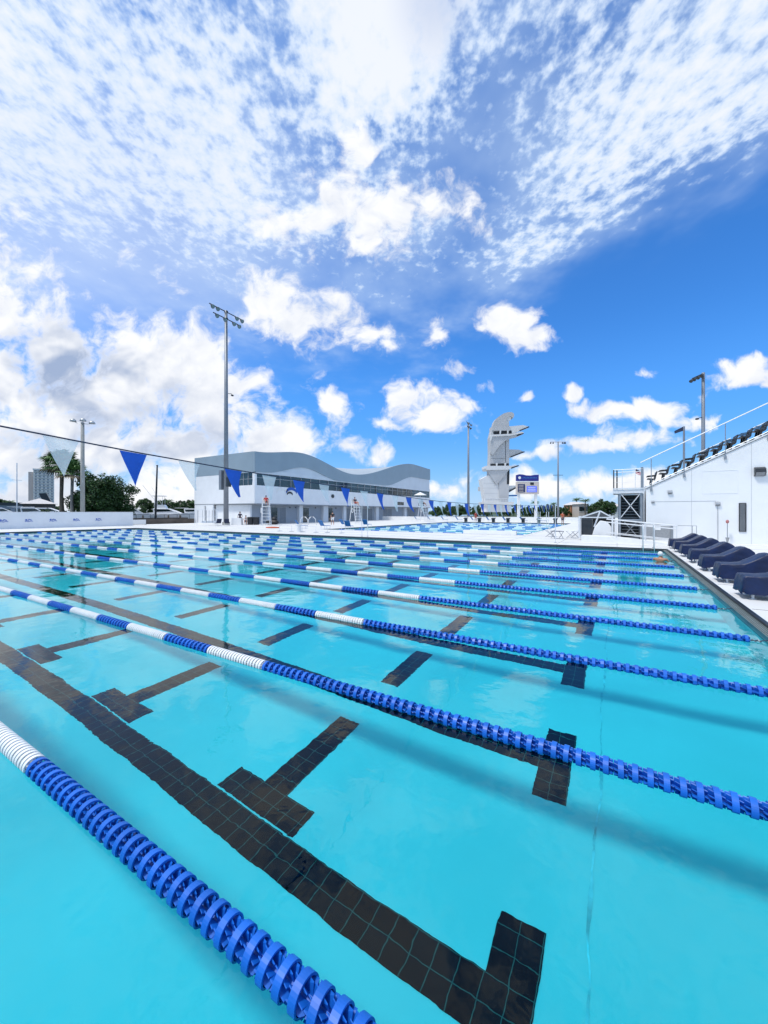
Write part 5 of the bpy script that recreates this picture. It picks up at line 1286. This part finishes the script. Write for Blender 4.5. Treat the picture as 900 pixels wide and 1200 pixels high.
# ------------------------------------------------------------------ small furniture on the far deck
def build_furniture():
    # white draped table
    t = thing('draped_table', 'white draped table in front of the building, person behind it', 'table', (-47.3, 37.4, .12), .5)
    MB().prism([(-.75,0),(.75,0),(.68,.95),(-.68,.95)], 'y', -.35, .35).build('tablecloth', M['white_cloth'], t, world=False, bevel=.03)
    MB().box(-.66,.66,-.33,.33,.952,.975).build('tabletop', M['white_paint'], t, world=False)
    for i, (x, y, l) in enumerate(((-45.67,38.4,'left one of the two black bins by the building corner'),(-44.95,38.85,'right one of the two black bins by the building corner'))):
        b = thing('waste_bin', l, 'bin', (x, y, .12), .5, 'two black bins')
        MB().prism([(-.30,0),(.30,0),(.36,1.0),(-.36,1.0)], 'y', -.32, .32).build('bin_body', M['black'], b, world=False, bevel=.03)
        MB().prism([(-.38,1.0),(.38,1.0),(.30,1.14),(-.30,1.14)], 'y', -.36, .36).build('lid', M['dark_fixture'], b, world=False, bevel=.02)
    h = MB().ball((-44.2,41.2,.45), (1.3,.6,.42), 10, 6).ball((-43.9,41.3,.9), (.5,.4,.35), 8, 5)
    tag(h.build('equipment_bag', M['black'], smooth=True), 'heap of dark bags against the building wall behind the nearer chair', 'bag')
    r = MB().tube([(-34.6,31.3,.2),(-33.9,31.6,.22),(-33.2,32.0,.2)], [.06,.1,.06], 8)
    tag(r.build('rescue_tube', M['orange'], smooth=True), 'orange red rescue tube lying on the white deck near the pool edge', 'rescue tube')
    # white lattice rack left
    k = thing('storage_rack', 'white wire storage rack with hanging gear at the left end of the building', 'rack', (-49.3, 33.8, .12), .54)
    for x in (-1.45, 1.45):
        for y in (-.35, .35): MB().tube([(x,y,0),(x,y,2.25)], .03, 6).build('upright', M['steel_white'], k, world=False)
    for z in (.35, 1.2, 2.22): MB().bar((-1.45,-.35,z),(1.45,-.35,z),.04).bar((-1.45,.35,z),(1.45,.35,z),.04).build('shelf_rail', M['steel_white'], k, world=False)
    for i, x in enumerate((-1.0,-.35,.2,.55,1.0)): MB().bar((x,-.37,.4),(x+.02,-.37,2.1),.035).build('hanging_pole', M['steel' if i % 2 else 'dark_fixture'], k, world=False)
    MB().box(-.5,1.4,-.3,.3,.38,.62).build('folded_mat', M['light_roof'], k, world=False)
    def lounger(x, y, rz, lab, m='lounge_blue', g='deck chairs in front of the building'):
        t = thing('deck_chair', lab, 'deck chair', (x, y, .12), rz, g)
        MB().box(-.30,.30,-.5,.45,.34,.38).build('seat', M[m], t, world=False)
        MB().prism([(-.5,.36),(-.44,.34),(-.86,.95),(-.92,.92)], 'x', -.30, .30).build('backrest', M[m], t, world=False)
        for sx in (-.28,.28):
            for yy in (-.45,.4): MB().tube([(sx,yy,0),(sx,yy,.35)], .02, 6).build('leg', M['steel_white'], t, world=False)
        return t
    lounger(-46.5, 33.6, 1.2, 'dark deck chair at the foot of the tall floodlight mast, left one', 'navy_cloth')
    lounger(-45.5, 34.3, .9, 'dark deck chair at the foot of the tall floodlight mast, right one', 'navy_cloth')
    for i in range(5):
        lounger(-30.5+.9*i*1.6, 33.0+.25*i+6*(i%2), -.5+.2*i, 'blue deck chair on the white deck left of the farther pool, %s from the left' % ['first','second','third','fourth','fifth'][i], 'lounge_blue', 'blue deck chairs beside the farther pool')
    for i in range(9):
        lounger(-36+3.1*i, 74.2-.12*i, -.9, 'blue deck chair in the long row beyond the farther pool, %s from the left' % ['first','second','third','fourth','fifth','sixth','seventh','eighth','ninth'][i], 'lounge_blue', 'row of blue deck chairs beyond the farther pool')
    for i, (x, y) in enumerate(((-3.6,29.6),(-2.7,30.6),(-4.3,31.4))):
        t = thing('folding_stool', ['low folding stool nearest the pool edge, left of the lift trolley','low folding stool right beside the lift trolley','low folding stool farthest back left of the trolley'][i], 'stool', (x, y, .12), .6+.5*i, 'folding stools by the trolley')
        for sx in (-.3,.3): MB().tube([(sx,-.3,0),(sx,.3,.5)], .018, 6).tube([(sx,.3,0),(sx,-.3,.5)], .018, 6).build('leg_frame', M['steel'], t, world=False)
        MB().box(-.34,.34,-.3,.3,.5,.53).build('seat', M['white_cloth' if i else 'navy_cloth'], t, world=False)
    # arches, drum and rails at the pool side
    for i, (x, y) in enumerate(((-38.9,42.3),(-37.9,42.9))):
        t = thing('grab_arch', ['left one of two white tube arches near the building doors','right one of two white tube arches near the building doors'][i], 'rail', (x, y, .12), .5, 'two white arches near the doors')
        MB().tube([(-.6,0,0),(-.5,0,.8),(-.2,0,1.15),(.2,0,1.15),(.5,0,.8),(.6,0,0)], .05, 8).build('tube_arch', M['steel_white'], t, world=False, smooth=True)
    c = thing('drum_cooler', 'white cylindrical drum standing on the deck by the far pool edge', 'drum', (-25.9, 27.4, .12))
    MB().tube([(-25.9,27.4,.12),(-25.9,27.4,.75)], .28, 18).build('drum_body', M['white_paint'], c, smooth=True, angle=40)
    MB().tube([(-25.9,27.4,.75),(-25.9,27.4,.82)], .30, 18).build('lid', M['white_cloth'], c)
    for i, (x, y) in enumerate(((-27.4,27.2),(-24.2,27.0),(-21.6,27.4))):
        t = thing('hurdle_rail', 'low white hurdle shaped rail on the deck, %s' % ['left of the white drum','just right of the white drum','farther right of the white drum'][i], 'rail', (x, y, .12), 0, 'low rails on the far deck')
        MB().tube([(-.8,0,0),(-.8,0,.55),(.8,0,.55),(.8,0,0)], .022, 6).build('tube_frame', M['steel_white'], t, world=False)
        MB().box(-.95,-.65,-.2,.2,0,.03).box(.65,.95,-.2,.2,0,.03).build('foot_plate', M['steel'], t, world=False)
    # bins, cones on farther deck
    s = thing('starter_stand', 'white stepped stand at the right end of the farther pool', 'stand', (-7.0, 46.0, .12), .4)
    MB().box(-.5,.5,-.5,.5,1.0,1.06).build('platform', M['white_paint'], s, world=False)
    for sx in (-.45,.45):
        for sy in (-.45,.45): MB().tube([(sx,sy,0),(sx,sy,1.9)], .03, 6).build('upright', M['steel_white'], s, world=False)
    for k_ in range(3): MB().box(-.4,.4,-.75-.25*k_,-.5-.25*k_,.72-.26*k_,.76-.26*k_).build('step', M['white_paint'], s, world=False)
materials(); build_world(); build_camera()
build_pool(); build_ropes(); build_flags(); build_blocks()
build_stand(); build_stair_tower(); build_ramp(); build_lift()
build_pool_house(); build_end_wall(); build_poles(); build_diving_tower(); build_scoreboard()
build_trees(); build_far(); build_people(); build_furniture()
